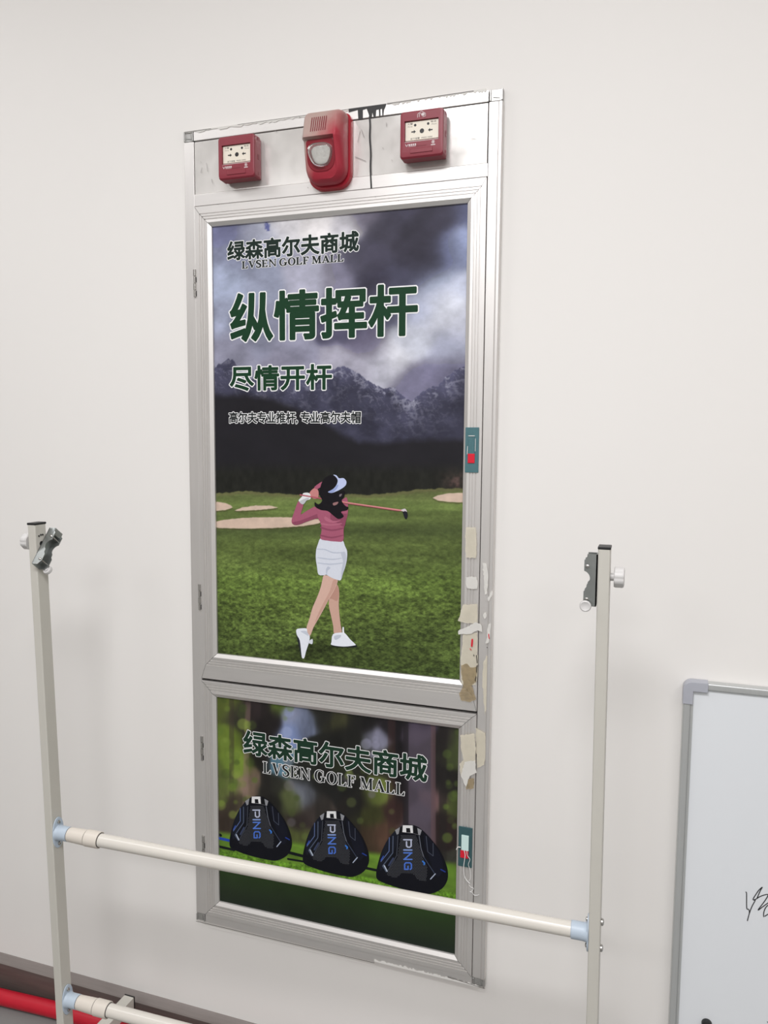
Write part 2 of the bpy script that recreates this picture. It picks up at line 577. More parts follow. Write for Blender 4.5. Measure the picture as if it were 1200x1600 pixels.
for x0, x1, z0, z1 in ((X0, -0.3265, 2.0945, Z1), (0.3245, X1, 2.0945, Z1), (X0, -0.3265, 0.30, 0.3175), (0.3245, X1, 0.30, 0.3175)):
    bm = bmesh.new()
    box(bm, x0, x1, 0.002, 0.0098, z0, z1, 0.0006, 1)
    box(bm, x0, x0 + .003, -0.001, 0.0098, z0, z1, 0.0006, 1)
    box(bm, x1 - .003, x1, -0.001, 0.0098, z0, z1, 0.0006, 1)
    cx, cz = (x0 + x1) / 2, (z0 + z1) / 2
    prism_xz(bm, [(cx - .006, cz - .004), (cx + .006, cz - .006), (cx + .004, cz + .005)], 0.0005, 0.004)
    obj('corner_piece', bm, M['corner'], cab)

# doors: four mitred ribbed members around a recessed picture
PROF = [(1.0, 0.009), (1.0, -0.0012), (0.985, -0.002), (.0292, -0.002), (.0286, -0.0004), (.0268, -0.0004), (.0262, -0.002), (.0232, -0.002), (.0226, -0.0004), (.0208, -0.0004), (.0202, -0.002),
        (.0172, -0.002), (.0166, -0.0004), (.0148, -0.0004), (.0142, -0.002), (.0098, -0.0024), (.0088, -0.0024), (.0010, 0.0022), (.0002, 0.0055)]
def door(name, out, inn, label):
    ox0, ox1, oz0, oz1 = out
    ix0, ix1, iz0, iz1 = inn
    g = 0.0005
    def pt(d, cx, cz):
        wx = (ix0 - ox0) if cx == 0 else (ox1 - ix1)
        wz = (iz0 - oz0) if cz == 0 else (oz1 - iz1)
        dx = wx * d if d > 0.5 else min(d, wx * .95)
        dz = wz * d if d > 0.5 else min(d, wz * .95)
        return (ix0 - dx if cx == 0 else ix1 + dx), (iz0 - dz if cz == 0 else iz1 + dz)
    bm = bmesh.new()
    for (a, b, mi) in (((0, 0), (0, 1), 0), ((1, 0), (1, 1), 0), ((0, 0), (1, 0), 1), ((0, 1), (1, 1), 1)):
        va, vb = [], []
        for s, y in PROF:
            p, q = pt(s, *a), pt(s, *b)
            if a[0] == b[0]:
                p, q = (p[0], p[1] + g), (q[0], q[1] - g)
            else:
                p, q = (p[0] + g, p[1]), (q[0] - g, q[1])
            va.append(bm.verts.new((p[0], y, p[1])))
            vb.append(bm.verts.new((q[0], y, q[1])))
        for i in range(len(PROF) - 1):
            bm.faces.new((va[i], va[i + 1], vb[i + 1], vb[i])).material_index = mi
    bmesh.ops.recalc_face_normals(bm, faces=bm.faces)
    # each strip is an open skin facing the room
    for f in bm.faces:
        if f.normal.y > 0.01:
            f.normal_flip()
    return obj(name, bm, [M['alu_v'], M['alu_h']], cab, label=label)
P1 = (-0.2843, 0.2840, 0.9598, 1.9107)
P2 = (-0.2880, 0.2839, 0.3578, 0.8557)
d_up = door('door', (-0.3250, 0.3225, 0.8985, 1.9555), P1, 'tall upper door frame around the golfer poster')
d_lo = door('door', (-0.3250, 0.3225, 0.3190, 0.8925), P2, 'short lower door frame around the driver poster')
# hinges let into the left edge of the doors
for z0, z1, d in ((1.762, 1.822, d_up), (1.058, 1.119, d_up), (0.700, 0.760, d_lo), (0.451, 0.517, d_lo)):
    bm = bmesh.new()
    zz = np.linspace(z0, z1, 5)
    for k in range(4):
        cyl(bm, (-0.3262, -0.0022, zz[k] + .0006), (-0.3262, -0.0022, zz[k + 1] - .0006), 0.0036 if k % 2 else 0.0030, n=14)
        if k % 2 == 0:
            box(bm, -0.3248, -0.3222, -0.0034, 0.002, zz[k] + .002, zz[k + 1] - .002, mi=1)
    obj('hinge', bm, [M['screw'], M['dark']], d, 40)

# latches on the right edge
def latch(x0, x1, z0, z1, body, d, label):
    bm = bmesh.new()
    box(bm, x0, x1, -0.0045, -0.0015, z0, z1, 0.0012)
    l = obj('latch', bm, body, d, 40, label=label)
    return l
bm = bmesh.new()
l1 = latch(0.2895, 0.3170, 1.3875, 1.4775, M['teal'], d_up, 'grey teal latch plate with a red button')
for x0, x1, z0, z1, mt, nm in ((0.2965, 0.3085, 1.425, 1.458, M['teal'], 'latch_lever'), (0.2955, 0.3095, 1.4065, 1.4255, M['red_btn'], 'latch_button')):
    bm = bmesh.new(); box(bm, x0, x1, -0.0062, -0.004, z0, z1, 0.0006); obj(nm, bm, mt, l1, 40, label='red square push button' if 'button' in nm else None)
bm = bmesh.new()
for q in (stroke([(0.2965, 1.4605), (0.309, 1.4605)], 0.0012), stroke([(0.3105, 1.43), (0.3105, 1.455)], 0.0008), stroke([(0.2945, 1.424), (0.295, 1.44)], 0.001)):
    for p in q: flat(bm, p, -0.0064)
obj('worn_edge', bm, M['putty'], l1)
l2 = latch(0.2895, 0.3190, 0.5620, 0.6490, M['teal_d'], d_lo, 'dark teal latch plate with a pale film on it')
bm = bmesh.new(); box(bm, 0.2965, 0.3120, -0.0066, -0.004, 0.5990, 0.6320, 0.0006); obj('latch_lever', bm, M['clearfilm'], l2, 40, label='latch lever under a pale shiny film')
bm = bmesh.new(); box(bm, 0.2945, 0.3115, -0.0060, -0.004, 0.5820, 0.5985, 0.0006); obj('latch_button', bm, M['red_btn'], l2, 40, label='red push button')

# black paint drips, scuffs and mortar on the frame
def marks(name, polys, y, mt, label=None, parent=cab, th=0.0):
    bm = bmesh.new()
    if not th:
        flat_union(bm, polys, y)
    for p in polys:
        if th:
            prism_xz(bm, [tuple(q) for q in (p if sum(p[i][0] * p[(i + 1) % len(p)][1] - p[(i + 1) % len(p)][0] * p[i][1] for i in range(len(p))) > 0 else p[::-1])], y - th, y)
    return obj(name, bm, mt, parent, label=label)
def pxs(pts, ox=0, oy=0, s=1.0, Y=0.0):
    return [W(ox + a / s, oy + b / s, Y) for a, b in pts]
drip = [[(545, 170), (604, 162), (602, 168), (600, 172), (599, 181), (597.5, 181), (597, 170), (594.5, 171), (594.5, 182), (592.5, 182), (592, 171), (588, 172), (587, 183), (584, 184),
         (582, 176), (581, 183), (577.5, 184), (576, 178), (573, 170), (567, 172), (567, 186), (560, 187), (559, 172), (545, 176)]]
marks('paint_drip', [pxs(p) for p in drip], -0.0004, M['soot'], 'black paint that ran down from the top rail')
run = smooth_open([(577.5, 183), (578.5, 195), (578, 215), (579.5, 240), (579, 262), (580.5, 297)])
marks('paint_drip', stroke([W(*p, 0.0) for p in run], 0.0034), -0.0010, M['soot'], 'long thin black paint run')
scuffs = [(563, 205, 559, 222), (565, 203, 569, 215), (604, 192, 604, 197), (735, 217, 744, 216), (323, 255, 325, 268), (331, 280, 333, 287), (555, 245, 572, 252), (316, 262, 314, 270),
          (740, 187, 741, 188), (598, 231, 599, 232), (612, 250, 613, 251), (430, 205, 433, 206), (468, 183, 469, 184), (481, 293, 482, 294), (560, 305, 561, 307), (586, 300, 587, 308), (314, 253, 315, 254), (622, 313, 623, 314)]
for a, b, c, d in scuffs:
    marks('scuff', stroke([W(a, b, 0.0), W(c, d, 0.0)], 0.0009), -0.0011, M['scuffgrey'], 'small dark scuff')
# ragged mortar along the top and bottom edge
for (pa, pb, up, nm) in (((289, 207), (545, 172), 1, 0), ((605, 162), (760, 140), 1, 0), ((585, 1501), (748, 1541), -1, 1)):
    n = 70
    top, bot = [], []
    for i in range(n + 1):
        t = i / n
        p = W(pa[0] + (pb[0] - pa[0]) * t, pa[1] + (pb[1] - pa[1]) * t, 0.0)
        top.append((p[0], p[1] + 0.0015 * up))
        bot.append((p[0], p[1] - up * (0.0010 + 0.0045 * random.random() ** 2)))
    marks('mortar_smear', [top + bot[::-1]], -0.0005, M['putty'] if nm else M['paperw'], 'ragged white mortar line on the frame edge', th=0.0006)
for p, q, wd in (((289, 207), (330, 201.5), .0012), ((372, 195), (545, 171), .0010), ((605, 162.5), (740, 142.5), .0014), ((700, 1526), (757, 1544), .0012), ((307, 1439), (585, 1504), .0012)):
    marks('dirty_joint', stroke([W(*p, 0), W(*q, 0)], wd), -0.0012, M['greyprint'], 'dark joint between frame and wall')
# torn tape and glue left on the right edge
SCRAP_N = [0]
def torn(pts):
    out = []
    for i in range(len(pts)):
        a, b = np.array(pts[i]), np.array(pts[(i + 1) % len(pts)])
        L = np.hypot(*(b - a))
        n = max(2, int(L / 0.004))
        nr = np.array([-(b - a)[1], (b - a)[0]]) / max(L, 1e-9)
        for k in range(n):
            out.append(tuple(a + (b - a) * k / n + nr * (random.uniform(-1, 1) * min(0.0011, L * .12) if k else 0)))
    return out
def scrap(pts, mt, label, y=-0.0048, ox=680, oy=880, s=5.926):
    SCRAP_N[0] += 1
    y -= 0.00006 * SCRAP_N[0]
    return tag_scrap(marks('torn_tape', [torn(pxs(pts, ox, oy, s))], y, mt, label, th=0.0004))
def tag_scrap(o):
    return o
scrap([(288, 130), (320, 122), (388, 122), (400, 180), (392, 232), (350, 235), (305, 228), (290, 190)], M['paperw'], 'white square scrap of tape')
scrap([(262, 380), (395, 375), (398, 470), (395, 555), (300, 552), (215, 528), (240, 450)], M['paper'], 'beige strip of old tape')
scrap([(220, 620), (290, 590), (385, 540), (430, 560), (440, 630), (400, 615), (330, 650), (222, 655)], M['paperw'], 'crumpled white tape end', y=-0.0054)
scrap([(262, 655), (395, 640), (396, 800), (398, 1000), (380, 1120), (300, 1130), (245, 1110), (240, 900)], M['paper'], 'yellowed glue film with brown dirt', y=-0.0036)
scrap([(245, 940), (300, 925), (330, 960), (390, 950), (385, 1090), (340, 1130), (385, 1250), (330, 1280), (240, 1260), (225, 1200), (265, 1120), (250, 1030)], M['glue'], 'brown dirty glue at the door corner', y=-0.0042)
scrap([(440, 0), (475, 0), (495, 120), (485, 280), (460, 290), (455, 180)], M['paperw'], 'white tape tail on the outer frame', y=-0.0016)
scrap([(520, 260), (535, 250), (530, 300), (500, 350), (488, 330)], M['paperw'], 'white tape tail on the outer frame', y=-0.0046)
scrap([(445, 480), (465, 450), (480, 480), (462, 515)], M['paperw'], 'small white fleck of tape', y=-0.0014)
scrap([(495, 560), (520, 548), (515, 640), (500, 730), (470, 735), (480, 700)], M['paperw'], 'curled white tape edge', y=-0.0046)
scrap([(445, 930), (480, 850), (520, 840), (515, 1000), (490, 1300), (460, 1400), (440, 1100)], M['paper'], 'long beige glue stain', y=-0.0014)
scrap([(300, 1130), (395, 1130), (405, 1300), (400, 1420), (300, 1420), (296, 1200)], M['paper'], 'yellowed tape mark above the latch', ox=680, oy=640, s=6.15)
scrap([(145, 100), (225, 90), (235, 180), (228, 300), (150, 330), (140, 260), (165, 240), (150, 170)], M['paper'], 'torn beige tape on the lower door', ox=680, oy=1120, s=3.636)
scrap([(232, 60), (285, 90), (290, 200), (280, 270), (240, 290), (234, 180)], M['paper'], 'torn beige tape on the outer frame', ox=680, oy=1120, s=3.636, y=-0.0014)
scrap([(170, 250), (230, 240), (240, 310), (200, 330), (180, 390), (150, 330)], M['paperw'], 'pale tape flap', ox=680, oy=1120, s=3.636, y=-0.0056)
scrap([(178, 350), (225, 345), (222, 400), (180, 408)], M['glue'], 'brown glue patch', ox=680, oy=1120, s=3.636, y=-0.0040)
for a, b in (((350, 700), (345, 760)), ((330, 785), (340, 795)), ((500, 650), (505, 690))):
    marks('red_mark', stroke(pxs([a, b], 680, 880, 5.926), 0.0035 if a[0] == 350 else 0.0018), -0.0066, M['red_btn'], 'small red paint mark')
for a, b in (((388, 845), (395, 915)), ((392, 940), (388, 1000)), ((385, 1040), (378, 1080)), ((363, 840), (365, 850)), ((485, 770), (488, 775))):
    marks('scuff', stroke(pxs([a, b], 680, 880, 5.926), 0.0016), -0.0066, M['soot'], 'black fleck along the door gap')

# ------------------------------------------------------------------ printed pictures
def hash2(ix, iy, seed):
    h = (ix.astype(np.int64) * 374761393 + iy.astype(np.int64) * 668265263 + seed * 1442695041) & 0x7fffffff
    h = ((h ^ (h >> 13)) * 1274126177) & 0x7fffffff
    return ((h ^ (h >> 16)) & 0xffff) / 65535.0
def vnoise(x, y, seed):
    ix, iy = np.floor(x), np.floor(y)
    fx, fy = x - ix, y - iy
    fx, fy = fx * fx * (3 - 2 * fx), fy * fy * (3 - 2 * fy)
    a, b = hash2(ix, iy, seed), hash2(ix + 1, iy, seed)
    c, d = hash2(ix, iy + 1, seed), hash2(ix + 1, iy + 1, seed)
    return (a * (1 - fx) + b * fx) * (1 - fy) + (c * (1 - fx) + d * fx) * fy
def fbm(x, y, o=5, seed=1, gain=0.5):
    s, a, t = 0, 1.0, 0
    for k in range(o):
        s = s + a * vnoise(x * 2 ** k + 17.3 * k, y * 2 ** k + 5.1 * k, seed + k)
        t += a
        a *= gain
    return s / t                      # 0..1
def ridged(x, y, o=5, seed=1):
    s, a, t = 0, 1.0, 0
    for k in range(o):
        s = s + a * (1 - np.abs(2 * vnoise(x * 2 ** k + 3.7 * k, y * 2 ** k + 9.1 * k, seed + k) - 1))
        t += a
        a *= 0.55
    return s / t
def rbf(X, Y, ctrl, sig):
    num = np.zeros(X.shape + (3,))
    den = np.full(X.shape, 1e-9)
    for px, py, c in ctrl:
        wgt = np.exp(-((X - px) ** 2 + (Y - py) ** 2) / (2 * sig * sig)) + 1e-7
        num += wgt[..., None] * np.array(c, float)
        den += wgt
    return num / den[..., None]
def sstep(a, b, x):
    t = np.clip((x - a) / (b - a), 0, 1)
    return t * t * (3 - 2 * t)
def blend(img, c, k):
    return img * (1 - k[..., None]) + np.asarray(c, float) * k[..., None]

def paint_up(X, Y, u, v):
    """stormy sky, snow mountains, dark wood and a golf course (sRGB 0-255)"""
    n1, n2 = fbm(u * 9, v * 9, 5, 3) - .5, fbm(u * 9 + 40, v * 9, 5, 11) - .5
    sky = rbf(X + n1 * 34, Y + n2 * 34, [
        (345, 360, (112, 114, 142)), (360, 400, (130, 134, 160)), (395, 365, (165, 168, 190)), (430, 345, (205, 203, 212)), (490, 350, (214, 211, 217)), (535, 355, (190, 188, 200)), (570, 330, (112, 108, 122)),
        (620, 335, (70, 68, 82)), (690, 330, (70, 68, 82)), (727, 325, (98, 102, 130)), (728, 370, (165, 175, 215)), (640, 380, (66, 64, 76)), (590, 395, (74, 72, 86)), (700, 395, (120, 126, 156)),
        (345, 440, (168, 176, 204)), (400, 440, (150, 155, 180)), (470, 430, (165, 165, 186)), (530, 425, (135, 133, 152)), (600, 440, (66, 64, 78)), (640, 430, (82, 82, 100)), (680, 435, (156, 164, 192)),
        (720, 440, (192, 197, 220)), (345, 500, (155, 160, 186)), (400, 520, (140, 142, 166)), (450, 545, (150, 150, 174)), (540, 500, (92, 90, 110)), (580, 540, (108, 104, 124)), (660, 480, (170, 175, 200)),
        (700, 480, (206, 209, 224)), (720, 505, (186, 188, 206)), (615, 555, (212, 213, 226)), (650, 520, (196, 199, 216)), (700, 540, (160, 163, 186)), (590, 565, (185, 185, 202)), (350, 555, (140, 140, 162)),
        (450, 570, (140, 138, 160)), (540, 575, (165, 163, 182)), (640, 592, (124, 122, 144)), (700, 580, (118, 116, 138)), (655, 405, (64, 62, 74)), (660, 350, (64, 62, 74)), (600, 365, (72, 70, 82)), (560, 405, (80, 78, 92)), (690, 460, (200, 203, 222)), (690, 500, (196, 198, 214)), (665, 400, (62, 60, 72)), (620, 470, (96, 96, 114))], 15)
    sky = 128 + (sky - 128) * 1.1 - 4
    sky[..., 2] -= 6 * (sky[..., 2] > 150)
    sky *= (1 + 0.45 * (fbm(u * 20, v * 28, 6, 21, .58) - .5))[..., None]
    img = sky
    # mountains
    ridge = np.interp(X, [325, 334, 341, 357, 366, 373, 380, 400, 420, 440, 462, 480, 500, 520, 537, 547, 561, 579, 600, 617, 628, 637, 644, 652, 670, 684, 698, 710, 728],
                      [590, 579, 569, 559, 566, 575, 582, 592, 590, 588, 590, 588, 578, 576, 571, 577, 585, 597, 605, 606, 615, 622, 626, 618, 608, 601, 589, 578, 571])
    ridge = ridge + 9 * (ridged(u * 60, u * 0 + 3, 4, 5) - .6)
    mk = sstep(-0.8, 0.8, Y - ridge)
    dep = Y - ridge
    rg = ridged(u * 42 - v * 16 + 0.8 * n1, v * 62 + u * 10, 6, 31)
    rg2 = ridged(u * 120 - v * 70, v * 120, 4, 41)
    mt = np.array([62, 62, 80.0])[None] * (0.74 + 0.56 * fbm(u * 30, v * 36, 5, 51))[..., None] * (0.88 + 0.5 * np.exp(-np.maximum(dep, 0) / 30.0))[..., None]
    snow = np.clip(sstep(0.66, 0.86, rg) * 0.7 + sstep(0.72, 0.92, rg2) * 0.5, 0, 1) * np.exp(-np.maximum(dep, 0) / 34.0)
    mt = blend(mt, (168, 168, 184), snow * 0.95)
    rock = sstep(0.62, 0.74, fbm(u * 24, v * 30, 4, 61))
    mt = blend(mt, (42, 42, 56), rock * 0.4)
    img = img * (1 - mk[..., None]) + mt * mk[..., None]
    # dark wooded slopes
    sl = np.interp(X, [325, 334, 390, 425, 460, 495, 530, 560, 586, 640, 728], [612, 617, 616, 622, 637, 654, 675, 690, 692, 688, 686])
    sl = sl + 10 * (fbm(u * 30, v * 12, 4, 71) - .5)
    fk = sstep(-7, 8, Y - sl)
    fo = np.array([33, 32, 37.0])[None] * (0.85 + 0.3 * fbm(u * 12, v * 20, 4, 81))[..., None]
    tr = sstep(715, 745, Y)
    fo = fo * (1 - tr[..., None]) + (np.array([33, 34, 30.0])[None] * (0.72 + 0.5 * fbm(u * 110, v * 60, 4, 91))[..., None]) * tr[..., None]
    bush = np.exp(-((X - 716) / 22) ** 2 - ((Y - 752) / 14) ** 2)
    fo = fo + (np.array([52, 34, 34.0])[None] * (bush * fbm(u * 140, v * 140, 3, 95) * 1.4)[..., None])
    img = img * (1 - fk[..., None]) + fo * fk[..., None]
    # grass
    ge = np.interp(X, [325, 340, 385, 410, 460, 500, 545, 575, 615, 650, 690, 728], [772, 771, 767, 769, 773, 774, 772, 773, 770, 765, 763, 763]) + 3 * (fbm(u * 120, u * 0, 3, 7) - .5)
    gk = sstep(-1.2, 1.2, Y - ge)
    yy = [760, 775, 790, 810, 830, 850, 880, 910, 950, 990, 1030, 1070]
    cols = np.array([(88, 94, 58), (92, 102, 60), (98, 114, 62), (92, 106, 58), (76, 88, 50), (88, 102, 54), (92, 108, 56), (94, 114, 54), (90, 108, 52), (80, 96, 48), (70, 84, 42), (60, 74, 38)], float)
    g = np.stack([np.interp(Y, yy, cols[:, k]) for k in range(3)], -1)
    pers = 1.0 / np.clip((Y - 740) / 300, 0.08, 2)
    pat = fbm(u * 5, np.log(np.clip(Y - 738, 5, 999)) * 6, 4, 101)
    fine = fbm(u * 120, v * 210, 3, 111, 0.8)
    near = sstep(800, 980, Y)
    streak = fbm(u * 9, v * 110, 4, 121)
    g = g * (0.68 + 0.5 * pat + 0.2 * streak)[..., None] * (1 + (0.22 + 0.78 * near) * (fine - .5) * 1.3)[..., None]
    shade = np.exp(-((X - 490) / 45) ** 2 - ((Y - 1015) / 14) ** 2)
    g = g * (1 - 0.35 * shade)[..., None]
    rough = np.exp(-((Y - ge - 2) / 3.0) ** 2)
    g = blend(g, (112, 104, 74), rough * 0.5)
    for xs, tp, bt in (([330, 340, 352, 361, 364], [785, 784, 786, 790, 793], [798, 798, 797, 794, 793]),
                       ([366, 378, 400, 422, 434], [798, 793, 790, 790, 793], [798, 798, 797, 795, 793]),
                       ([330, 345, 380, 430, 475, 497, 503], [818, 813, 809, 808, 809, 811, 815], [824, 825, 826, 825, 822, 818, 815]),
                       ([676, 684, 700, 715, 730], [778, 774, 771, 770, 770], [778, 782, 784, 785, 785])):
        t, b = np.interp(X, xs, tp), np.interp(X, xs, bt)
        wb = 1.0 * (fbm(u * 150, v * 150, 2, 9) - .5)
        k = sstep(-.7, .7, Y - t + wb) * sstep(-.7, .7, b - Y + wb) * (X > xs[0]) * (X < xs[-1])
        g = blend(g, (72, 66, 44), np.clip(sstep(-.5, 1.5, Y - b) * (Y < b + 2.2) * (X > xs[0]) * (X < xs[-1]), 0, 1) * .6)
        g = g * (1 - k[..., None]) + np.array([208, 184, 166.0]) * (0.94 + 0.12 * fbm(u * 80, v * 80, 3, 13))[..., None] * k[..., None]
    img = img * (1 - gk[..., None]) + g * gk[..., None]
    # a small blue flaw hanging from the top edge of the sheet
    fl = np.exp(-((X - 421 - 2 * n1 * 8) / 4.2) ** 4) * (Y < 361) * sstep(0.35, 0.6, fbm(u * 160, v * 160, 2, 23))
    img = blend(img, (78, 84, 140), fl * .9)
    return img

def paint_low(X, Y, u, v):
    """blurred wood behind a lawn (sRGB 0-255)"""
    n1, n2 = fbm(u * 14, v * 14, 3, 3) - .5, fbm(u * 14 + 9, v * 14, 3, 8) - .5
    img = rbf(X + n1 * 20, Y + n2 * 20, [
        (348, 1105, (92, 104, 46)), (345, 1150, (108, 128, 50)), (372, 1195, (112, 134, 52)), (362, 1120, (58, 56, 46)), (395, 1108, (52, 44, 44)), (400, 1150, (40, 36, 36)), (432, 1098, (86, 104, 44)),
        (455, 1122, (160, 168, 196)), (450, 1150, (140, 158, 206)), (474, 1130, (128, 138, 166)), (500, 1115, (50, 50, 44)), (530, 1125, (62, 62, 42)), (560, 1130, (36, 34, 34)), (610, 1135, (36, 32, 36)),
        (650, 1150, (70, 62, 76)), (650, 1210, (84, 76, 90)), (655, 1270, (86, 78, 88)), (690, 1170, (44, 40, 40)), (708, 1180, (80, 90, 54)), (700, 1230, (42, 40, 36)), (708, 1260, (74, 84, 44)),
        (580, 1160, (150, 150, 172)), (560, 1170, (44, 46, 36)), (600, 1190, (52, 52, 40)), (540, 1200, (46, 50, 36)), (500, 1180, (38, 40, 36)), (440, 1190, (92, 130, 150)), (480, 1205, (36, 38, 34)),
        (350, 1230, (98, 108, 58)), (366, 1260, (70, 62, 50)), (385, 1225, (138, 118, 100)), (348, 1285, (62, 52, 44)), (420, 1230, (46, 46, 40)), (450, 1255, (84, 92, 56)), (478, 1240, (110, 114, 124)),
        (465, 1280, (52, 44, 42)), (490, 1260, (66, 58, 54)), (520, 1230, (32, 32, 31)), (560, 1250, (36, 33, 31)), (585, 1240, (104, 116, 56)), (580, 1275, (64, 66, 36)), (615, 1265, (52, 36, 34)),
        (600, 1300, (84, 62, 50)), (630, 1240, (36, 30, 32)), (676, 1250, (110, 84, 86)), (690, 1290, (44, 34, 33)), (640, 1310, (76, 66, 72)), (575, 1310, (70, 56, 42)), (460, 1310, (88, 96, 52)), (630, 1180, (30, 27, 30)), (630, 1210, (28, 26, 28)), (672, 1180, (34, 30, 32)), (684, 1220, (34, 31, 32)), (540, 1150, (30, 30, 28)), (520, 1175, (30, 31, 28)), (415, 1135, (34, 30, 30)), (410, 1170, (32, 30, 28)), (425, 1260, (30, 29, 27)), (500, 1225, (28, 28, 26)), (545, 1225, (26, 26, 25)), (400, 1185, (34, 33, 28))], 9.5)
    img = 40 + (img - 40) * 1.0
    img = img * (0.62 + 0.5 * fbm(u * 34, v * 14, 4, 15))[..., None]
    def soft(k, c, a):
        return blend(img, c, np.clip(k, 0, 1) * a)
    cxl = 655 + (Y - 1200) * 0.02
    img = soft(sstep(27, 18, np.abs(X - cxl)) * sstep(1125, 1150, Y), (84, 76, 88), .75)
    img = soft(sstep(6, 2.5, np.abs(X - 634)), (28, 25, 28), .7)
    img = soft(sstep(6, 2.5, np.abs(X - 386 + (Y - 1150) * .03)) * sstep(1085, 1110, Y), (128, 106, 98), .5)
    for tx, tw, tc, ta in ((415, 10, (32, 29, 28), .6), (505, 16, (31, 31, 29), .5), (553, 14, (29, 29, 27), .6), (612, 8, (58, 40, 38), .5), (677, 5, (96, 74, 76), .6), (692, 8, (34, 31, 30), .6), (362, 5, (58, 50, 44), .5)):
        img = soft(sstep(tw, tw * .5, np.abs(X - tx)), tc, ta)
    bk = np.random.default_rng(5)
    for zone, n, cs in (((341, 398, 1095, 1285), 46, ((104, 124, 52), (84, 104, 44), (128, 146, 66), (60, 74, 36))), ((425, 480, 1090, 1180), 12, ((150, 164, 204), (166, 174, 200), (96, 116, 60))),
                        ((440, 620, 1180, 1310), 26, ((70, 82, 42), (92, 108, 54), (110, 124, 66), (104, 100, 104))), ((696, 716, 1140, 1320), 14, ((96, 118, 52), (74, 90, 44))), ((570, 592, 1140, 1180), 4, ((150, 150, 172),))):
        for _ in range(n):
            bx, by, br = bk.uniform(zone[0], zone[1]), bk.uniform(zone[2], zone[3]), bk.uniform(3, 8.5)
            c = cs[bk.integers(len(cs))]
            img = soft(sstep(br + 2.5, br - 2.0, np.hypot(X - bx, Y - by)), c, bk.uniform(.25, .6))
    # lawn
    t = (X - 340) / 375.0
    far = 1300 + 50 * t
    near = 1326 + 70 * t
    k = sstep(-5, 5, Y - far)
    img = img * (1 - k[..., None]) + np.array([90, 122, 42.0]) * (0.75 + 0.5 * fbm(u * 30, v * 60, 3, 25))[..., None] * k[..., None]
    fr = fbm(u * 130, v * 130, 4, 35, 0.8)
    k2 = sstep(-1.0, 1.5, Y - near - 9 * (fr - .5))
    tex = np.array([88, 126, 38.0]) * (0.35 + 1.35 * fr)[..., None]
    img = img * (1 - k2[..., None]) + tex * k2[..., None]
    low = sstep(14, 34, Y - near)
    dk = np.stack([np.interp(Y - 78 * t, [1350, 1370, 1390, 1410, 1440], [42, 36, 32, 28, 25]),
                   np.interp(Y - 78 * t, [1350, 1370, 1390, 1410, 1440], [64, 52, 43, 37, 34]),
                   np.interp(Y - 78 * t, [1350, 1370, 1390, 1410, 1440], [28, 27, 27, 28, 28])], -1)
    dk = dk * (0.8 + 0.4 * fbm(u * 9, v * 9, 3, 45))[..., None]
    return img * (1 - low[..., None]) + dk * low[..., None]

def print_material(name, gain):
    mt = bpy.data.materials.new(name)
    mt.use_nodes = True
    nt = mt.node_tree
    b = nt.nodes['Principled BSDF']
    b.inputs['Roughness'].default_value = 0.3
    b.inputs['Specular IOR Level'].default_value = 0.25
    a = nt.nodes.new('ShaderNodeAttribute')
    a.attribute_name = 'ink'
    g = nt.nodes.new('ShaderNodeVectorMath')
    g.operation = 'SCALE'
    g.inputs['Scale'].default_value = gain
    nt.links.new(a.outputs['Color'], g.inputs[0])
    nt.links.new(g.outputs[0], b.inputs['Base Color'])
    return mt

def poster(name, rect, ny, fn, gain, label, cat):
    x0, x1, z0, z1 = rect
    nx = int(ny * (x1 - x0) / (z1 - z0))
    gx, gz = np.meshgrid(np.linspace(x0, x1, nx + 1), np.linspace(z0, z1, ny + 1))
    gx, gz = gx.ravel(), gz.ravel()
    Yp = 0.006
    X, Y = to_px(gx, Yp, gz)
    col = np.clip(fn(X, Y, gx - x0, z1 - gz), 0, 255)
    nv = len(gx)
    co = np.stack([gx, np.full(nv, Yp), gz], -1)
    back = np.array([(x0, .0084, z0), (x1, .0084, z0), (x1, .0084, z1), (x0, .0084, z1)])
    i = np.arange(nv).reshape(ny + 1, nx + 1)
    q = np.stack([i[:-1, :-1], i[:-1, 1:], i[1:, 1:], i[1:, :-1]], -1).reshape(-1, 4)
    c4 = [i[0, 0], i[0, -1], i[-1, -1], i[-1, 0]]
    bk = [nv, nv + 1, nv + 2, nv + 3]
    loc = Vector((0, Yp, z0))
    me = bpy.data.meshes.new(name)
    faces = q.tolist()
    me.from_pydata((np.vstack([co, back]) - np.array(loc)).tolist(), [], faces + [[bk[3], bk[2], bk[1], bk[0]]])
    at = me.attributes.new('ink', 'FLOAT_COLOR', 'POINT')
    rgba = np.ones((nv + 4, 4))
    rgba[:nv, :3] = lin(col)
    at.data.foreach_set('color', rgba.ravel().astype(np.float32))
    me.materials.append(print_material(name + '_print', gain))
    o = bpy.data.objects.new(name, me)
    o.location = loc
    C.objects.link(o)
    ROOTLOC[o.name] = loc
    tag(o, label, cat)
    return o

po1 = poster('golf_poster', P1, 800, paint_up, 1.0, 'tall poster on the upper cabinet door, golfer in pink under stormy mountain sky', 'poster')
po2 = poster('driver_poster', P2, 420, paint_low, 1.12, 'lower poster on the cabinet door showing three black golf driver heads on grass', 'poster')
YP = 0.006

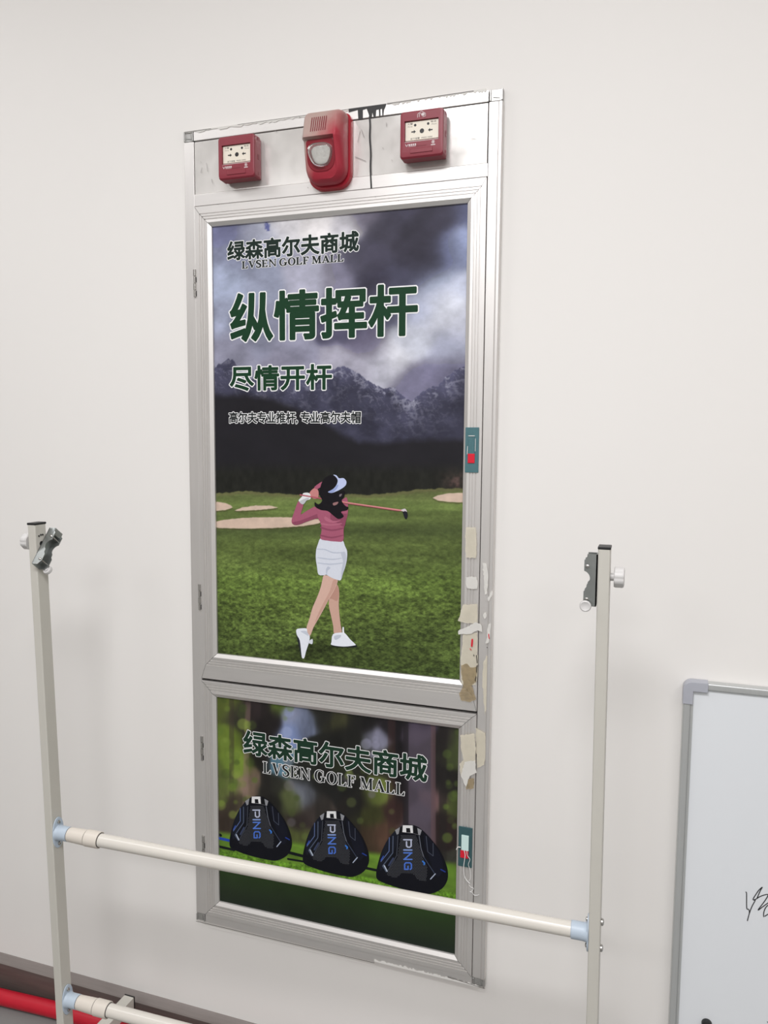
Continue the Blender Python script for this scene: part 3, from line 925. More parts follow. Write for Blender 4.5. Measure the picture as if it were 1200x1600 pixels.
def rect_px(l, r, t, b):
    """wall rectangle from (left point, right point, top point, bottom point)"""
    return (W(*l)[0], W(*r)[0], W(*b)[1], W(*t)[1])
DKG, STG = (25, 60, 38), (28, 43, 37)
type_line('绿森高尔夫商城', rect_px((355, 392), (561, 380), (358, 377), (358, 408)), YP, po1, STG, bold=0.0014, line=0.0015, name='shop_name', spacing=1.0)
type_line('LVSEN GOLF MALL', rect_px((378, 415), (537, 406), (378, 408), (378, 420.5)), YP, po1, (36, 42, 42), bold=0.0005, line=0.0010, name='shop_name_latin', serif=True)
type_line('纵情挥杆', rect_px((359, 490), (653, 490), (392, 457), (392, 534)), YP, po1, DKG, bold=0.0031, line=0.0026, name='slogan', spacing=1.02)
type_line('尽情开杆', rect_px((359, 590), (519, 590), (385, 571.5), (385, 611)), YP, po1, DKG, bold=0.0016, line=0.0022, name='slogan', spacing=1.02)
type_line('高尔夫专业推杆, 专业高尔夫帽', rect_px((358, 654), (564, 654), (400, 643.5), (400, 662)), YP, po1, (34, 38, 38), bold=0.0006, line=0.0014, name='small_print', spacing=0.95)
type_line('绿森高尔夫商城', rect_px((380, 1160), (668, 1200), (397, 1142), (397, 1181)), YP, po2, (28, 54, 40), bold=0.0018, line=0.0015, name='shop_name')
type_line('LVSEN GOLF MALL', rect_px((411, 1198), (632, 1234), (411, 1189), (411, 1208)), YP, po2, (34, 38, 38), bold=0.0002, line=0.0013, name='shop_name_latin', serif=True)

def printed(name, items, parent, base=0.0006, label=None, smooth=True):
    """items: (points on the photo, rgb, layer)"""
    bm = bmesh.new()
    mats = []
    for k_, (pts, rgb, lay) in enumerate(items):
        mt = pm(rgb)
        if mt not in mats:
            mats.append(mt)
        if smooth:
            pts = smooth_closed(pts, 3)
        flat(bm, [W(*p) for p in pts], YP - base - 0.00012 * lay - 0.00001 * k_, mats.index(mt))
    return obj(name, bm, mats, parent, label=label)
g = lambda pts: [(430 + a / 4.848, 720 + b / 4.848) for a, b in pts]
SK, SKD, SH, SHD, SHL = (212, 176, 161), (184, 142, 127), (164, 90, 113), (140, 73, 95), (178, 104, 126)
WH, WHD, HAIR = (214, 218, 228), (190, 196, 210), (24, 21, 26)
fig = printed('printed_golfer', [
    (g([(462, 935), (480, 960), (486, 1010), (482, 1080), (486, 1150), (496, 1240), (503, 1308), (450, 1316), (440, 1250), (425, 1180), (408, 1100), (410, 1040), (428, 995)]), (202, 164, 148), 0),
    (g([(462, 935), (478, 965), (484, 1010), (470, 1060), (430, 1045), (412, 1040), (428, 995)]), SKD, 1),
    (g([(372, 866), (430, 880), (474, 900), (462, 950), (440, 995), (407, 1050), (376, 1110), (332, 1190), (292, 1260), (264, 1325), (236, 1280), (262, 1190), (285, 1110), (320, 1030), (345, 960), (358, 905)]), SK, 2),
    (g([(440, 905), (470, 905), (458, 950), (436, 992), (404, 1046), (372, 1106), (330, 1182), (300, 1230), (330, 1150), (375, 1060), (415, 985)]), (198, 158, 143), 3),
], po1, label='picture of a golfer seen from behind at the end of a swing')
printed('hand', [(g([(262, 240), (300, 205), (328, 228), (326, 278), (296, 288), (268, 268)]), (196, 130, 128), 2)], fig, label='bare right hand on the grip')
printed('shorts', [
    (g([(345, 588), (400, 603), (460, 609), (512, 604), (530, 645), (546, 685), (545, 740), (533, 800), (515, 852), (498, 903), (470, 900), (430, 886), (388, 862), (376, 866), (330, 861), (318, 800), (309, 740), (312, 675), (326, 628)]), WH, 4),
    (g([(318, 665), (380, 668), (440, 690), (520, 690), (522, 696), (440, 700), (380, 676), (318, 672)]), WHD, 5), (g([(330, 770), (420, 778), (520, 770), (520, 776), (420, 788), (330, 777)]), WHD, 5),
    (g([(388, 860), (386, 825), (400, 800), (420, 812), (400, 830), (394, 860)]), WHD, 5), (g([(500, 700), (530, 690), (540, 740), (520, 830), (500, 890), (505, 820), (515, 760)]), (190, 195, 208), 5),
    (g([(330, 730), (430, 742), (500, 735), (500, 740), (430, 750), (330, 737)]), WHD, 5)], fig, label='white golf shorts')
printed('shirt', [
    (g([(310, 346), (335, 375), (338, 428), (300, 440), (240, 460), (190, 480), (150, 485), (127, 470), (128, 438), (145, 388), (168, 322), (180, 308), (214, 325), (206, 365), (196, 406), (230, 385), (270, 362)]), SH, 3),
    (g([(130, 468), (190, 452), (250, 430), (330, 400), (336, 428), (300, 440), (240, 460), (190, 480), (150, 485)]), SHD, 4),
    (g([(300, 196), (356, 158), (358, 186), (322, 214), (306, 210)]), SH, 3),
    (g([(318, 346), (360, 330), (420, 318), (500, 298), (540, 276), (553, 320), (551, 400), (536, 460), (520, 520), (516, 606), (460, 611), (400, 605), (345, 590), (353, 525), (346, 470), (325, 430)]), SH, 4),
    (g([(440, 360), (520, 400), (545, 400), (536, 460), (522, 500), (470, 470), (420, 440)]), SHD, 5), (g([(350, 500), (430, 520), (515, 505), (515, 515), (430, 532), (350, 512)]), SHD, 5),
    (g([(348, 560), (430, 575), (515, 560), (515, 566), (430, 586), (348, 570)]), SHD, 5), (g([(352, 470), (420, 480), (500, 472), (500, 480), (420, 492), (352, 482)]), SHL, 5),
    (g([(380, 420), (440, 455), (500, 450), (440, 470), (380, 450)]), SHL, 5)], fig, label='rose pink long sleeved top')
printed('glove', [(g([(215, 245), (254, 242), (270, 262), (268, 290), (240, 300), (214, 330), (186, 310), (180, 296), (205, 270)]), (226, 228, 228), 5), (g([(186, 310), (230, 285), (262, 280), (240, 300), (214, 330)]), (188, 190, 194), 6)], fig, label='white golf glove')
bmc = [(g([(188, 252), (360, 282), (360, 292), (188, 262)]), (176, 92, 104), 6), (g([(488, 303), (700, 334), (975, 372), (975, 383), (700, 346), (488, 315)]), (214, 142, 140), 6), (g([(488, 311), (700, 342), (940, 377), (940, 383), (700, 348), (488, 318)]), (150, 84, 88), 7)]
printed('golf_club', bmc, fig, smooth=False, label='pink shafted golf club')
printed('club_head', [(g([(965, 368), (984, 364), (1004, 400), (1001, 434), (988, 440), (975, 414)]), (34, 34, 42), 7), (g([(955, 372), (985, 362), (1000, 385), (985, 380), (972, 384)]), (206, 196, 200), 8)], fig, label='dark club head with a silver edge')
printed('hair', [
    (g([(343, 205), (360, 155), (390, 122), (440, 106), (472, 130), (482, 175), (452, 214), (410, 235), (450, 243), (522, 226), (526, 268), (506, 298), (520, 326), (540, 345), (556, 350), (546, 374), (500, 386), (522, 420), (482, 440), (440, 412), (400, 380), (350, 372), (306, 348), (302, 312), (330, 330), (358, 300), (340, 262)]), HAIR, 8),
    (g([(490, 255), (508, 250), (500, 268), (488, 270)]), (120, 110, 116), 9), (g([(440, 320), (480, 310), (470, 330), (445, 338)]), (150, 112, 112), 9)], fig, label='long black hair')
printed('visor', [(g([(442, 106), (466, 110), (486, 132), (520, 131), (541, 156), (536, 185), (506, 210), (470, 229), (430, 243), (402, 235), (440, 214), (466, 184), (476, 150), (464, 124)]), (190, 200, 234), 9),
                  (g([(404, 234), (445, 212), (474, 180), (480, 190), (460, 222), (430, 242)]), (150, 164, 210), 10)], fig, label='pale blue sun visor')
printed('shoe', [(g([(172, 1318), (190, 1345), (202, 1400), (206, 1488), (194, 1470), (182, 1410), (168, 1340)]), (40, 42, 48), 5),
                 (g([(163, 1277), (200, 1268), (240, 1270), (246, 1300), (264, 1330), (256, 1380), (236, 1440), (222, 1492), (205, 1490), (198, 1440), (188, 1360), (166, 1318)]), (228, 232, 240), 6),
                 (g([(250, 1372), (284, 1348), (284, 1386), (262, 1382)]), (212, 216, 224), 7), (g([(195, 1290), (240, 1290), (255, 1325), (225, 1310)]), (196, 202, 214), 7)], fig, label='white shoe standing on its toe')
printed('shoe', [(g([(430, 1390), (520, 1402), (605, 1396), (622, 1400), (602, 1412), (480, 1410), (434, 1402)]), (34, 38, 40), 5),
                 (g([(440, 1312), (500, 1300), (530, 1305), (570, 1352), (606, 1386), (604, 1397), (520, 1406), (430, 1394), (428, 1372)]), (230, 234, 242), 6),
                 (g([(512, 1262), (522, 1262), (526, 1302), (560, 1345), (548, 1348), (514, 1308)]), (236, 238, 244), 7), (g([(450, 1325), (500, 1318), (490, 1340), (455, 1355)]), (194, 200, 212), 7)], fig, label='white shoe flat on the grass')

# three driver heads, one design at three places on the sheet
hp = lambda a, b: W(340 + a / 4.8, 1220 + b / 4.8)
H0 = hp(325, 440)
def head(dx, dz, sc, last):
    T = lambda a, b: (H0[0] + dx + (hp(a, b)[0] - H0[0]) * sc, H0[1] + dz + (hp(a, b)[1] - H0[1]) * sc)
    yb = YP - 0.0006
    def part(name, items, parent, label=None):
        bm = bmesh.new(); mats = []
        for k_, (pts, rgb, lay, sm) in enumerate(items):
            mt = pm(rgb)
            if mt not in mats: mats.append(mt)
            if sm: pts = smooth_closed(pts, 3)
            flat(bm, [T(*p) for p in pts], yb - 0.00012 * lay - (0.00001 * k_ if k_ < 9 else 0.0), mats.index(mt))
        return obj(name, bm, mats, parent, label=label)
    body = part('printed_driver_head', [
        ([(90, 455), (98, 400), (118, 320), (150, 240), (190, 178), (235, 132), (290, 112), (350, 124), (402, 165), (452, 222), (502, 290), (535, 360), (556, 430), (555, 500), (520, 560), (450, 596), (380, 592), (250, 562), (150, 528), (98, 500)], (15, 16, 24), 0, True),
        ([(150, 240), (190, 178), (215, 160), (222, 200), (205, 300), (150, 400), (118, 440), (110, 380), (125, 310)], (24, 27, 38), 1, True),
        ([(402, 180), (452, 235), (500, 310), (525, 390), (520, 450), (480, 470), (430, 330), (400, 240)], (20, 22, 34), 1, True),
    ], po2, label='picture of a black golf driver head')
    part('crown_badge', [([(208, 152), (255, 120), (322, 117), (382, 150), (372, 186), (320, 172), (255, 166), (220, 184)], (142, 143, 148), 2, False),
                         ([(240, 130), (257, 120), (256, 168), (232, 178)], (20, 20, 24), 3, False), ([(325, 119), (352, 131), (360, 181), (326, 172)], (20, 20, 24), 3, False),
                         ([(259, 117), (320, 117), (326, 171), (256, 164)], (226, 226, 226), 3, False), ([(280, 136), (305, 136), (310, 168), (282, 166)], (24, 24, 28), 4, False)], body, 'silver and black badge on the crown')
    pan = [(248, 188), (345, 182), (376, 290), (424, 420), (418, 515), (356, 495), (335, 460), (260, 452), (220, 490), (158, 466), (226, 340)]
    items = [(pan, (28, 29, 34), 2, False)]
    def inside(x, y):
        c = False
        for i in range(len(pan)):
            (xa, ya), (xb, yb2) = pan[i], pan[i - 1]
            if (ya > y) != (yb2 > y) and x < (xb - xa) * (y - ya) / (yb2 - ya) + xa: c = not c
        return c
    for i, yy in enumerate(np.arange(190, 510, 10.0)):
        for xx in np.arange(150 + 5 * (i % 2), 425, 10.0):
            if inside(xx, yy):
                items.append(([(xx - 2, yy - 2), (xx + 2, yy - 2), (xx + 2, yy + 2), (xx - 2, yy + 2)], (98, 100, 106), 3, False))
    part('carbon_panel', items, body, 'dotted carbon panel')
    for pts, wd, rgb in (([(172, 205), (172, 300), (120, 375)], 5, (92, 108, 150)), ([(196, 195), (196, 312), (132, 405), (156, 445)], 6, (82, 92, 112)), ([(228, 190), (222, 330), (165, 440)], 5, (70, 74, 84)),
                         ([(366, 190), (380, 280), (400, 340)], 5, (104, 108, 118)), ([(412, 192), (424, 300), (460, 330), (458, 240)], 4, (74, 80, 94)), ([(400, 340), (470, 450)], 5, (62, 70, 88)),
                         ([(142, 402), (162, 442)], 8, (180, 190, 206)), ([(446, 492), (476, 455)], 7, (170, 180, 200)), ([(120, 365), (136, 335)], 5, (56, 90, 190)), ([(512, 424), (540, 440)], 8, (40, 62, 140)),
                         ([(392, 368), (405, 380), (402, 390)], 10, (58, 120, 206)), ([(172, 400), (200, 350)], 12, (58, 66, 92))):
        bm = bmesh.new()
        flat_union(bm, [[T(*q) for q in p] for p in stroke(pts, wd)], yb - 0.00048)
        obj('trim_stripe', bm, pm(rgb), body, label='blue stripe' if rgb[2] > rgb[0] + 70 else 'grey stripe')
    bm = bmesh.new(); mats = []
    L = [('P', [[(4, 0), (4, 52)], [(4, 48), (48, 48), (56, 40), (56, 26), (48, 18), (18, 18)]], 0, (184, 190, 212)), ('I', [[(0, 0), (0, 52)]], 76, (134, 158, 212)),
         ('N', [[(0, 0), (0, 52)], [(0, 50), (46, 2)], [(46, 0), (46, 52)]], 96, (84, 122, 206)), ('G', [[(46, 40), (38, 48), (10, 48), (0, 40), (0, 12), (10, 4), (46, 4), (46, 26), (24, 26)]], 166, (74, 112, 200))]
    for ch, lines, u0, rgb in L:
        mt = pm(rgb); mats.append(mt)
        qs = []
        for ln_ in lines:
            # characters run down the head, their tops towards the right
            pts = [(266 + vv + (u0 + uu) * 0.03, 214 + u0 + uu) for uu, vv in ln_]
            qs += [[T(*q) for q in p] for p in stroke(pts, 9.5)]
        flat_union(bm, qs, yb - 0.0006, mats.index(mt))
    obj('maker_lettering', bm, mats, body, label='blue capital letters PING running down the head')
pc = [W(400, 1244), W(515, 1265), W(634, 1287)]
head(0, 0, 1.0, 0)
head(pc[1][0] - pc[0][0] + 0.004, pc[1][1] - pc[0][1] - 0.001, 0.99, 0)
head(pc[2][0] - pc[0][0] + 0.004, pc[2][1] - pc[0][1] - 0.002, 1.0, 1)
for pts, wd, rgb in (([(340, 1309), (362, 1314)], 5.5, (38, 70, 170)), ([(340, 1303), (345, 1305)], 6, (20, 24, 26)), ([(340, 1322), (366, 1328)], 5, (20, 24, 26)), ([(452, 1332), (475, 1338)], 6, (20, 24, 26)),
                      ([(450, 1342), (474, 1346)], 4, (20, 24, 26)), ([(566, 1355), (590, 1360)], 5, (20, 24, 26))):
    bm = bmesh.new()
    flat_union(bm, stroke([W(*q) for q in pts], wd * 0.0012), YP - 0.0004)
    obj('printed_shaft', bm, pm(rgb), po2, label='blue club shaft' if rgb[2] > 100 else 'black club shaft')

# white security string left hanging from the lower latch
bm = bmesh.new()
f3 = lambda pts, y: [(*W(700 + a / 10.667, 1260 + b / 10.667, y), y) for a, b in pts]
def s3(pts, y=-0.0085):
    q = [W(700 + a / 10.667, 1260 + b / 10.667, y) for a, b in pts]
    return [(p[0], y, p[1]) for p in [tuple(v) for v in smooth_open(q, 5)]]
tube(bm, s3([(270, 735), (285, 810), (275, 900), (262, 1000), (265, 1120), (295, 1210), (362, 1285)]), 0.0009, 6)
tube(bm, s3([(310, 735), (325, 820), (365, 885), (340, 970), (368, 1060), (378, 1140), (372, 1210), (350, 1240)]), 0.0006, 6)
tube(bm, s3([(345, 1300), (380, 1345), (425, 1370), (385, 1420), (360, 1420), (400, 1435), (435, 1478), (490, 1480), (515, 1465)], -0.0045), 0.0006, 6)
tube(bm, s3([(140, 718), (165, 680), (210, 682)]), 0.0010, 6)
st = obj('security_string', bm, M['string'], smooth=60)
recenter(st); tag(st, 'frayed white string hanging from the latch of the lower cabinet door', 'string')

# ------------------------------------------------------------------ alarms on the header panel
def call_point(x0, x1, z0, z1, emblem, label):
    yf, yb = -0.0345, 0.0014
    t = thing('manual_call_point', label, 'fire alarm button', ((x0 + x1) / 2, yb, z0), 'red call points above the cabinet')
    cx = (x0 + x1) / 2
    X = lambda u: x0 + u * (x1 - x0)
    Z = lambda v: z0 + v * (z1 - z0)
    bm = bmesh.new()
    box(bm, x0 + .003, x1 - .003, -0.012, yb, z0 + .003, z1 - .003, 0.002)
    obj('back_box', bm, M['red'], t, 40)
    # cover: hollow front with a window for the plate, chamfered below
    bm = bmesh.new()
    wx0, wx1, wz0, wz1 = X(.115), X(.885), Z(.34), Z(.79)
    outer_b = [(x0, z0 + .004), (x1, z0 + .004), (x1, z1), (x0, z1)]
    def ring(y, ins, low=0.0):
        r = 0.006
        ps = []
        for (cx_, cz_, a0) in ((x1 - ins - r, z1 - ins - r, 0), (x0 + ins + r, z1 - ins - r, 90), (x0 + ins + r, z0 + ins + low + r, 180), (x1 - ins - r, z0 + ins + low + r, 270)):
            for k in range(5):
                a = math.radians(a0 + 22.5 * k)
                ps.append(bm.verts.new((cx_ + r * math.cos(a), y, cz_ + r * math.sin(a))))
        return ps
    rs = [ring(-0.010, 0.0), ring(-0.0305, 0.0005), ring(-0.0335, 0.0015, 0.002), ring(yf, 0.0045, 0.008)]
    for a, b in zip(rs[:-1], rs[1:]):
        for i in range(20):
            bm.faces.new((a[i], a[(i + 1) % 20], b[(i + 1) % 20], b[i]))
    inn = [bm.verts.new((x, yf, z)) for x, z in ((wx1, wz1), (wx0, wz1), (wx0, wz0), (wx1, wz0))]
    o = rs[-1]
    idx = [2, 7, 12, 17]
    for k in range(4):
        a, b = idx[k], idx[(k + 1) % 4]
        seq = []
        i = a
        while True:
            seq.append(o[i])
            if i == b: break
            i = (i + 1) % 20
        bm.faces.new(seq + [inn[(k + 1) % 4], inn[k]])
    dp = [bm.verts.new((v.co.x, -0.0285, v.co.z - (0.0035 if k >= 2 else 0) + (0.007 if k >= 2 else 0))) for k, v in enumerate(inn)]
    for k in range(4):
        bm.faces.new((inn[k], inn[(k + 1) % 4], dp[(k + 1) % 4], dp[k])).material_index = 1 if k == 2 else 0
    bm.faces.new(dp)
    bmesh.ops.recalc_face_normals(bm, faces=bm.faces)
    box(bm, X(.38), X(.62), yf - .0002, yf + .001, Z(.235), Z(.25), mi=2)
    box(bm, X(.25), X(.76), yf - 0.0009, yf + .002, Z(.10), Z(.195), 0.0006, 1)
    for zz in (.92, .50, .12):
        box(bm, x1 - .001, x1 + .0003, -0.020, -0.0165 if zz != .5 else -0.0135, Z(zz) - (.003 if zz != .5 else .0055), Z(zz) + (.003 if zz != .5 else .0055), mi=2)
    cov = obj('cover', bm, [M['red'], M['greymark'], M['redslot']], t, 35)
    bm = bmesh.new(); box(bm, wx0 + .0005, wx1 - .0005, -0.0305, -0.0280, wz0 + .0042, wz1 - .0006, 0.0005, 1)
    pl = obj('press_plate', bm, M['cream'], t, 40, label='cream plate with arrows and a black dot')
    yp = -0.0307
    bm = bmesh.new()
    def ar(cx_, cz_, s):
        flat(bm, [(cx_ - s * .0045, cz_ - .0012), (cx_ + s * .0005, cz_ - .0012), (cx_ + s * .0005, cz_ - .0034), (cx_ + s * .0045, cz_), (cx_ + s * .0005, cz_ + .0034), (cx_ + s * .0005, cz_ + .0012), (cx_ - s * .0045, cz_ + .0012)], yp)
    ar(X(.31), Z(.565), 1); ar(X(.69), Z(.565), -1)
    def dot(cx_, cz_, r):
        flat(bm, [(cx_ + r * math.cos(a), cz_ + r * math.sin(a)) for a in np.linspace(0, 2 * math.pi, 20, endpoint=False)], yp)
    dot(X(.50), Z(.565), .0044); dot(X(.345), Z(.70), .0025); dot(X(.64), Z(.70), .0025)
    obj('symbols', bm, M['black'], pl, label='black dot and arrows')
    bm = bmesh.new()
    for tx, rc in (('火警', (X(.17), X(.29), Z(.715), Z(.755))), ('Fire', (X(.18), X(.28), Z(.668), Z(.69))), ('电话', (X(.70), X(.82), Z(.715), Z(.755))), ('Phone', (X(.72), X(.83), Z(.668), Z(.69))),
                   ('按下报警', (X(.24), X(.45), Z(.40), Z(.44))), ('PRESS HERE', (X(.49), X(.74), Z(.405), Z(.435)))):
        ps, es = glyphs(tx)
        ps, es = fit(ps, es, rc)
        for p in ps: flat(bm, p, yp)
    obj('lettering', bm, M['greyprint'], pl, label='small grey lettering')
    bm = bmesh.new()
    yc = yf - 0.0002
    # maker's mark: a small wing and a block of type, illegible at this distance
    for p in stroke([(X(.14), Z(.30)), (X(.17), Z(.25)), (X(.20), Z(.30))], 0.0012): flat(bm, p, yc)
    for q in range(4):
        flat(bm, _r(X(.215 + .045 * q), X(.248 + .045 * q), Z(.262), Z(.30)), yc)
    flat(bm, _r(X(.215), X(.385), Z(.245), Z(.253)), yc)
    obj('maker_mark', bm, M['greymark'], cov, label='pale illegible mark on the red cover')
    bm = bmesh.new()
    for p in _ring(X(.77), Z(.29), .0032, .0032, .0024, .0024, n=20) + [_r(X(.755), X(.785), Z(.272), Z(.31)), _r(X(.72), X(.82), Z(.222), Z(.242))]: flat(bm, p, yc)
    obj('approval_mark', bm, M['greymark'], cov, label='small pale round mark')
    if emblem:
        bm = bmesh.new()
        e = lambda a, b: (X(.40 + .2 * a), Z(.835 + .125 * b))
        for p in stroke([e(.05, .0), e(.05, .55), e(.5, 1.0), e(.95, .55), e(.95, .1), e(.62, .0)], 0.0009): flat(bm, p, yc)
        for p in stroke([e(.25, .05), e(.25, .6), e(.45, .62)], 0.0011): flat(bm, p, yc)
        flat(bm, [e(.66 + .2 * math.cos(a), .42 + .26 * math.sin(a)) for a in np.linspace(0, 2 * math.pi, 14, endpoint=False)], yc)
        obj('house_emblem', bm, M['greymark'], cov, label='white house and flame emblem')
    return t
call_point(-0.2460, -0.1590, 1.9935, 2.0815, False, 'dark red call point with a plain top edge, no house emblem')
call_point(0.1560, 0.2440, 1.9940, 2.0825, True, 'dark red call point with a white house emblem on its top edge')

# sounder with strobe: rounded base plate, wedge cover, grille and clear lens
def d_outline(x0, x1, z0, z1, rt, rb, n=8, side=()):
    ps = []
    for cx_, cz_, r, a0 in ((x1 - rt, z1 - rt, rt, 0), (x0 + rt, z1 - rt, rt, 90), (x0 + rb, z0 + rb, rb, 180), (x1 - rb, z0 + rb, rb, 270)):
        for k in range(n + 1):
            a = math.radians(a0 + 90 * k / n)
            ps.append((cx_ + r * math.cos(a), cz_ + r * math.sin(a)))
        if a0 == 90:
            ps += [(x0, z) for z in sorted(side, reverse=True)]
    ps += [(x1, z) for z in sorted(side)]
    return ps
so = thing('alarm_sounder', 'red alarm sounder with dusty top and clear strobe lens between the call points', 'fire alarm', (0, -0.0004, 1.959))
def loft(bm, rings, mi=0, cap0=True, cap1=True):
    R = [[bm.verts.new(p) for p in r] for r in rings]
    n = len(R[0])
    for a, b in zip(R[:-1], R[1:]):
        for i in range(n):
            bm.faces.new((a[i], a[(i + 1) % n], b[(i + 1) % n], b[i])).material_index = mi
    if cap0: bm.faces.new(R[0][::-1]).material_index = mi
    if cap1: bm.faces.new(R[-1]).material_index = mi
    return R
def oring(x0, x1, z0, z1, rt, rb, yfn, side=()):
    return [(x, yfn(x, z), z) for x, z in d_outline(x0, x1, z0, z1, rt, rb, side=side)]
SD = (2.000, 2.015, 2.030, 2.0435, 2.0460, 2.060, 2.075)
bm = bmesh.new()
loft(bm, [oring(-.046, .046, 1.959, 2.1035, .012, .030, lambda x, z: -0.0004), oring(-.046, .046, 1.959, 2.1035, .012, .030, lambda x, z: -0.012),
          oring(-.044, .044, 1.961, 2.1015, .012, .029, lambda x, z: -0.0145)])
obj('base', bm, M['redbright'], so, 40)
bm = bmesh.new()
loft(bm, [oring(-.039, .039, 1.967, 2.1000, .008, .026, lambda x, z: -0.014), oring(-.039, .039, 1.967, 2.1000, .008, .026, lambda x, z: -0.018)])
obj('seam_band', bm, M['soot'], so, 40, label='dark dusty seam behind the cover')
def wedge(z):      # depth of the cover front: shallow at the bottom lip, deepest mid-height, leaning back to the top
    return float(np.interp(z, [1.965, 1.985, 2.0435, 2.0460, 2.10], [-.034, -.043, -.056, -.066, -.050]))
def wfull(z):      # the right hand margin keeps its full depth beside the lens recess
    return float(np.interp(z, [1.965, 1.985, 2.0460, 2.10], [-.034, -.045, -.066, -.050]))
wx = lambda x, z: wfull(z) if x > 0 else wedge(z)
bm = bmesh.new()
rings = [oring(-.0425, .0425, 1.9650, 2.1015, .010, .028, lambda x, z: -0.0175, SD)]
rings.append(oring(-.0425, .0425, 1.9650, 2.1015, .010, .028, lambda x, z: wx(x, z) * .55 - 0.006, SD))
rings.append(oring(-.0400, .0400, 1.9675, 2.0995, .010, .027, lambda x, z: wx(x, z) * .88, SD))
rings.append(oring(-.0340, .0340, 1.9720, 2.0960, .010, .025, lambda x, z: wx(x, z), SD))
R = loft(bm, rings, cap1=False)
# front skin as a row of strips so that it can bend
fr = R[-1]
left = sorted([v for v in fr if v.co.x < -1e-6], key=lambda v: v.co.z)
right = sorted([v for v in fr if v.co.x > 1e-6], key=lambda v: v.co.z)
cols = []
for l_, r_ in zip(left, right):
    z = l_.co.z
    xm = min(.0270, r_.co.x * .80)
    cols.append((l_, bm.verts.new((xm, wedge(z), z)), bm.verts.new((min(xm + .0022, r_.co.x * .92), wfull(z), z)), r_))
for i in range(len(cols) - 1):
    for k in range(3):
        bm.faces.new((cols[i][k], cols[i][k + 1], cols[i + 1][k + 1], cols[i + 1][k]))
bmesh.ops.recalc_face_normals(bm, faces=bm.faces)
dust = mat('dusty_sounder_red', (166, 42, 58), 0.45, var=0.05, scale=60)
nt = dust.node_tree
b_ = nt.nodes['Principled BSDF']
src = b_.inputs['Base Color'].links[0].from_socket
geo = nt.nodes.new('ShaderNodeTexCoord'); sep = nt.nodes.new('ShaderNodeSeparateXYZ')
nt.links.new(geo.outputs['Object'], sep.inputs[0])
comb = nt.nodes.new('ShaderNodeMath'); comb.operation = 'MULTIPLY_ADD'
comb.inputs[1].default_value = -1.15
nt.links.new(sep.outputs['X'], comb.inputs[0]); nt.links.new(sep.outputs['Z'], comb.inputs[2])
no = nt.nodes.new('ShaderNodeTexNoise'); no.inputs['Scale'].default_value = 45; no.inputs['Detail'].default_value = 4
nt.links.new(geo.outputs['Object'], no.inputs['Vector'])
ad = nt.nodes.new('ShaderNodeMath'); ad.operation = 'MULTIPLY_ADD'; ad.inputs[1].default_value = 0.05
nt.links.new(no.outputs['Fac'], ad.inputs[0]); nt.links.new(comb.outputs[0], ad.inputs[2])
mr = nt.nodes.new('ShaderNodeMapRange'); mr.inputs['From Min'].default_value = 0.075; mr.inputs['From Max'].default_value = 0.150; mr.inputs['To Max'].default_value = 0.85
nt.links.new(ad.outputs[0], mr.inputs['Value'])
mx = nt.nodes.new('ShaderNodeMix'); mx.data_type = 'RGBA'
nt.links.new(mr.outputs[0], mx.inputs['Factor']); nt.links.new(src, mx.inputs['A'])
mx.inputs['B'].default_value = (*lin((178, 162, 152)), 1)
nt.links.new(mx.outputs['Result'], b_.inputs['Base Color'])
cov = obj('cover', bm, dust, so, 50, label='red cover greyed by dust at the top')
bm = bmesh.new()
for k in range(8):
    x = -0.0205 + k * 0.0044
    z0_, z1_ = 2.056, 2.086
    y0_, y1_ = wedge(z0_), wedge(z1_)
    vs = [bm.verts.new(p) for p in ((x, y0_ - .0004, z0_), (x + .0019, y0_ - .0004, z0_), (x + .0019, y1_ - .0004, z1_), (x, y1_ - .0004, z1_))]
    bm.faces.new(vs)
obj('grille', bm, M['redslot'], cov, label='eight narrow sound slots')
bm = bmesh.new()
nrm_y = lambda z: wedge(z)
ro = [(x, wedge(z) - .0008, z) for x, z in d_outline(-.0330, .0262, 1.985, 2.0430, .006, .022)]
ro2 = [(x, wedge(z) - .0012, z) for x, z in d_outline(-.0320, .0256, 1.986, 2.0425, .006, .021)]
ro3 = [(x, wedge(z) - .0013, z) for x, z in d_outline(-.0310, .0250, 1.987, 2.0420, .006, .020)]
loft(bm, [ro, ro2, ro3], cap0=False)
obj('shaded_lens_bezel', bm, M['redrec_shaded'], so, 50)  # darker red paints the overhang's shade into the lens recess
def lens_outline(s):
    cx_, cz_ = -0.003, 2.0140
    base = [(-.0262, .006), (-.0245, .0145), (-.015, .0205), (0, .0215), (.015, .0205), (.0245, .0145), (.0262, .006), (.0225, -.007), (.0145, -.0185), (0, -.0225), (-.0145, -.0185), (-.0225, -.007)]
    return [(cx_ + p[0] * s, cz_ + p[1] * s) for p in smooth_closed(base, 3)]
bm = bmesh.new()
loft(bm, [[(x, wedge(z) - .0012, z) for x, z in lens_outline(.94)], [(x, wedge(z) - .0016, z) for x, z in lens_outline(.6)]], cap0=False)
obj('reflector', bm, M['reflector'], so, 30)
bm = bmesh.new()
loft(bm, [[(x, wedge(z) - .0014, z) for x, z in lens_outline(1.0)], [(x, wedge(z) - .009, z) for x, z in lens_outline(.93)],
          [(x, wedge(z) - .0115, z) for x, z in lens_outline(.75)], [(x, wedge(z) - .0125, z) for x, z in lens_outline(.4)]], cap0=True)
obj('lens', bm, M['clear'], so, 60, label='clear plastic strobe lens')

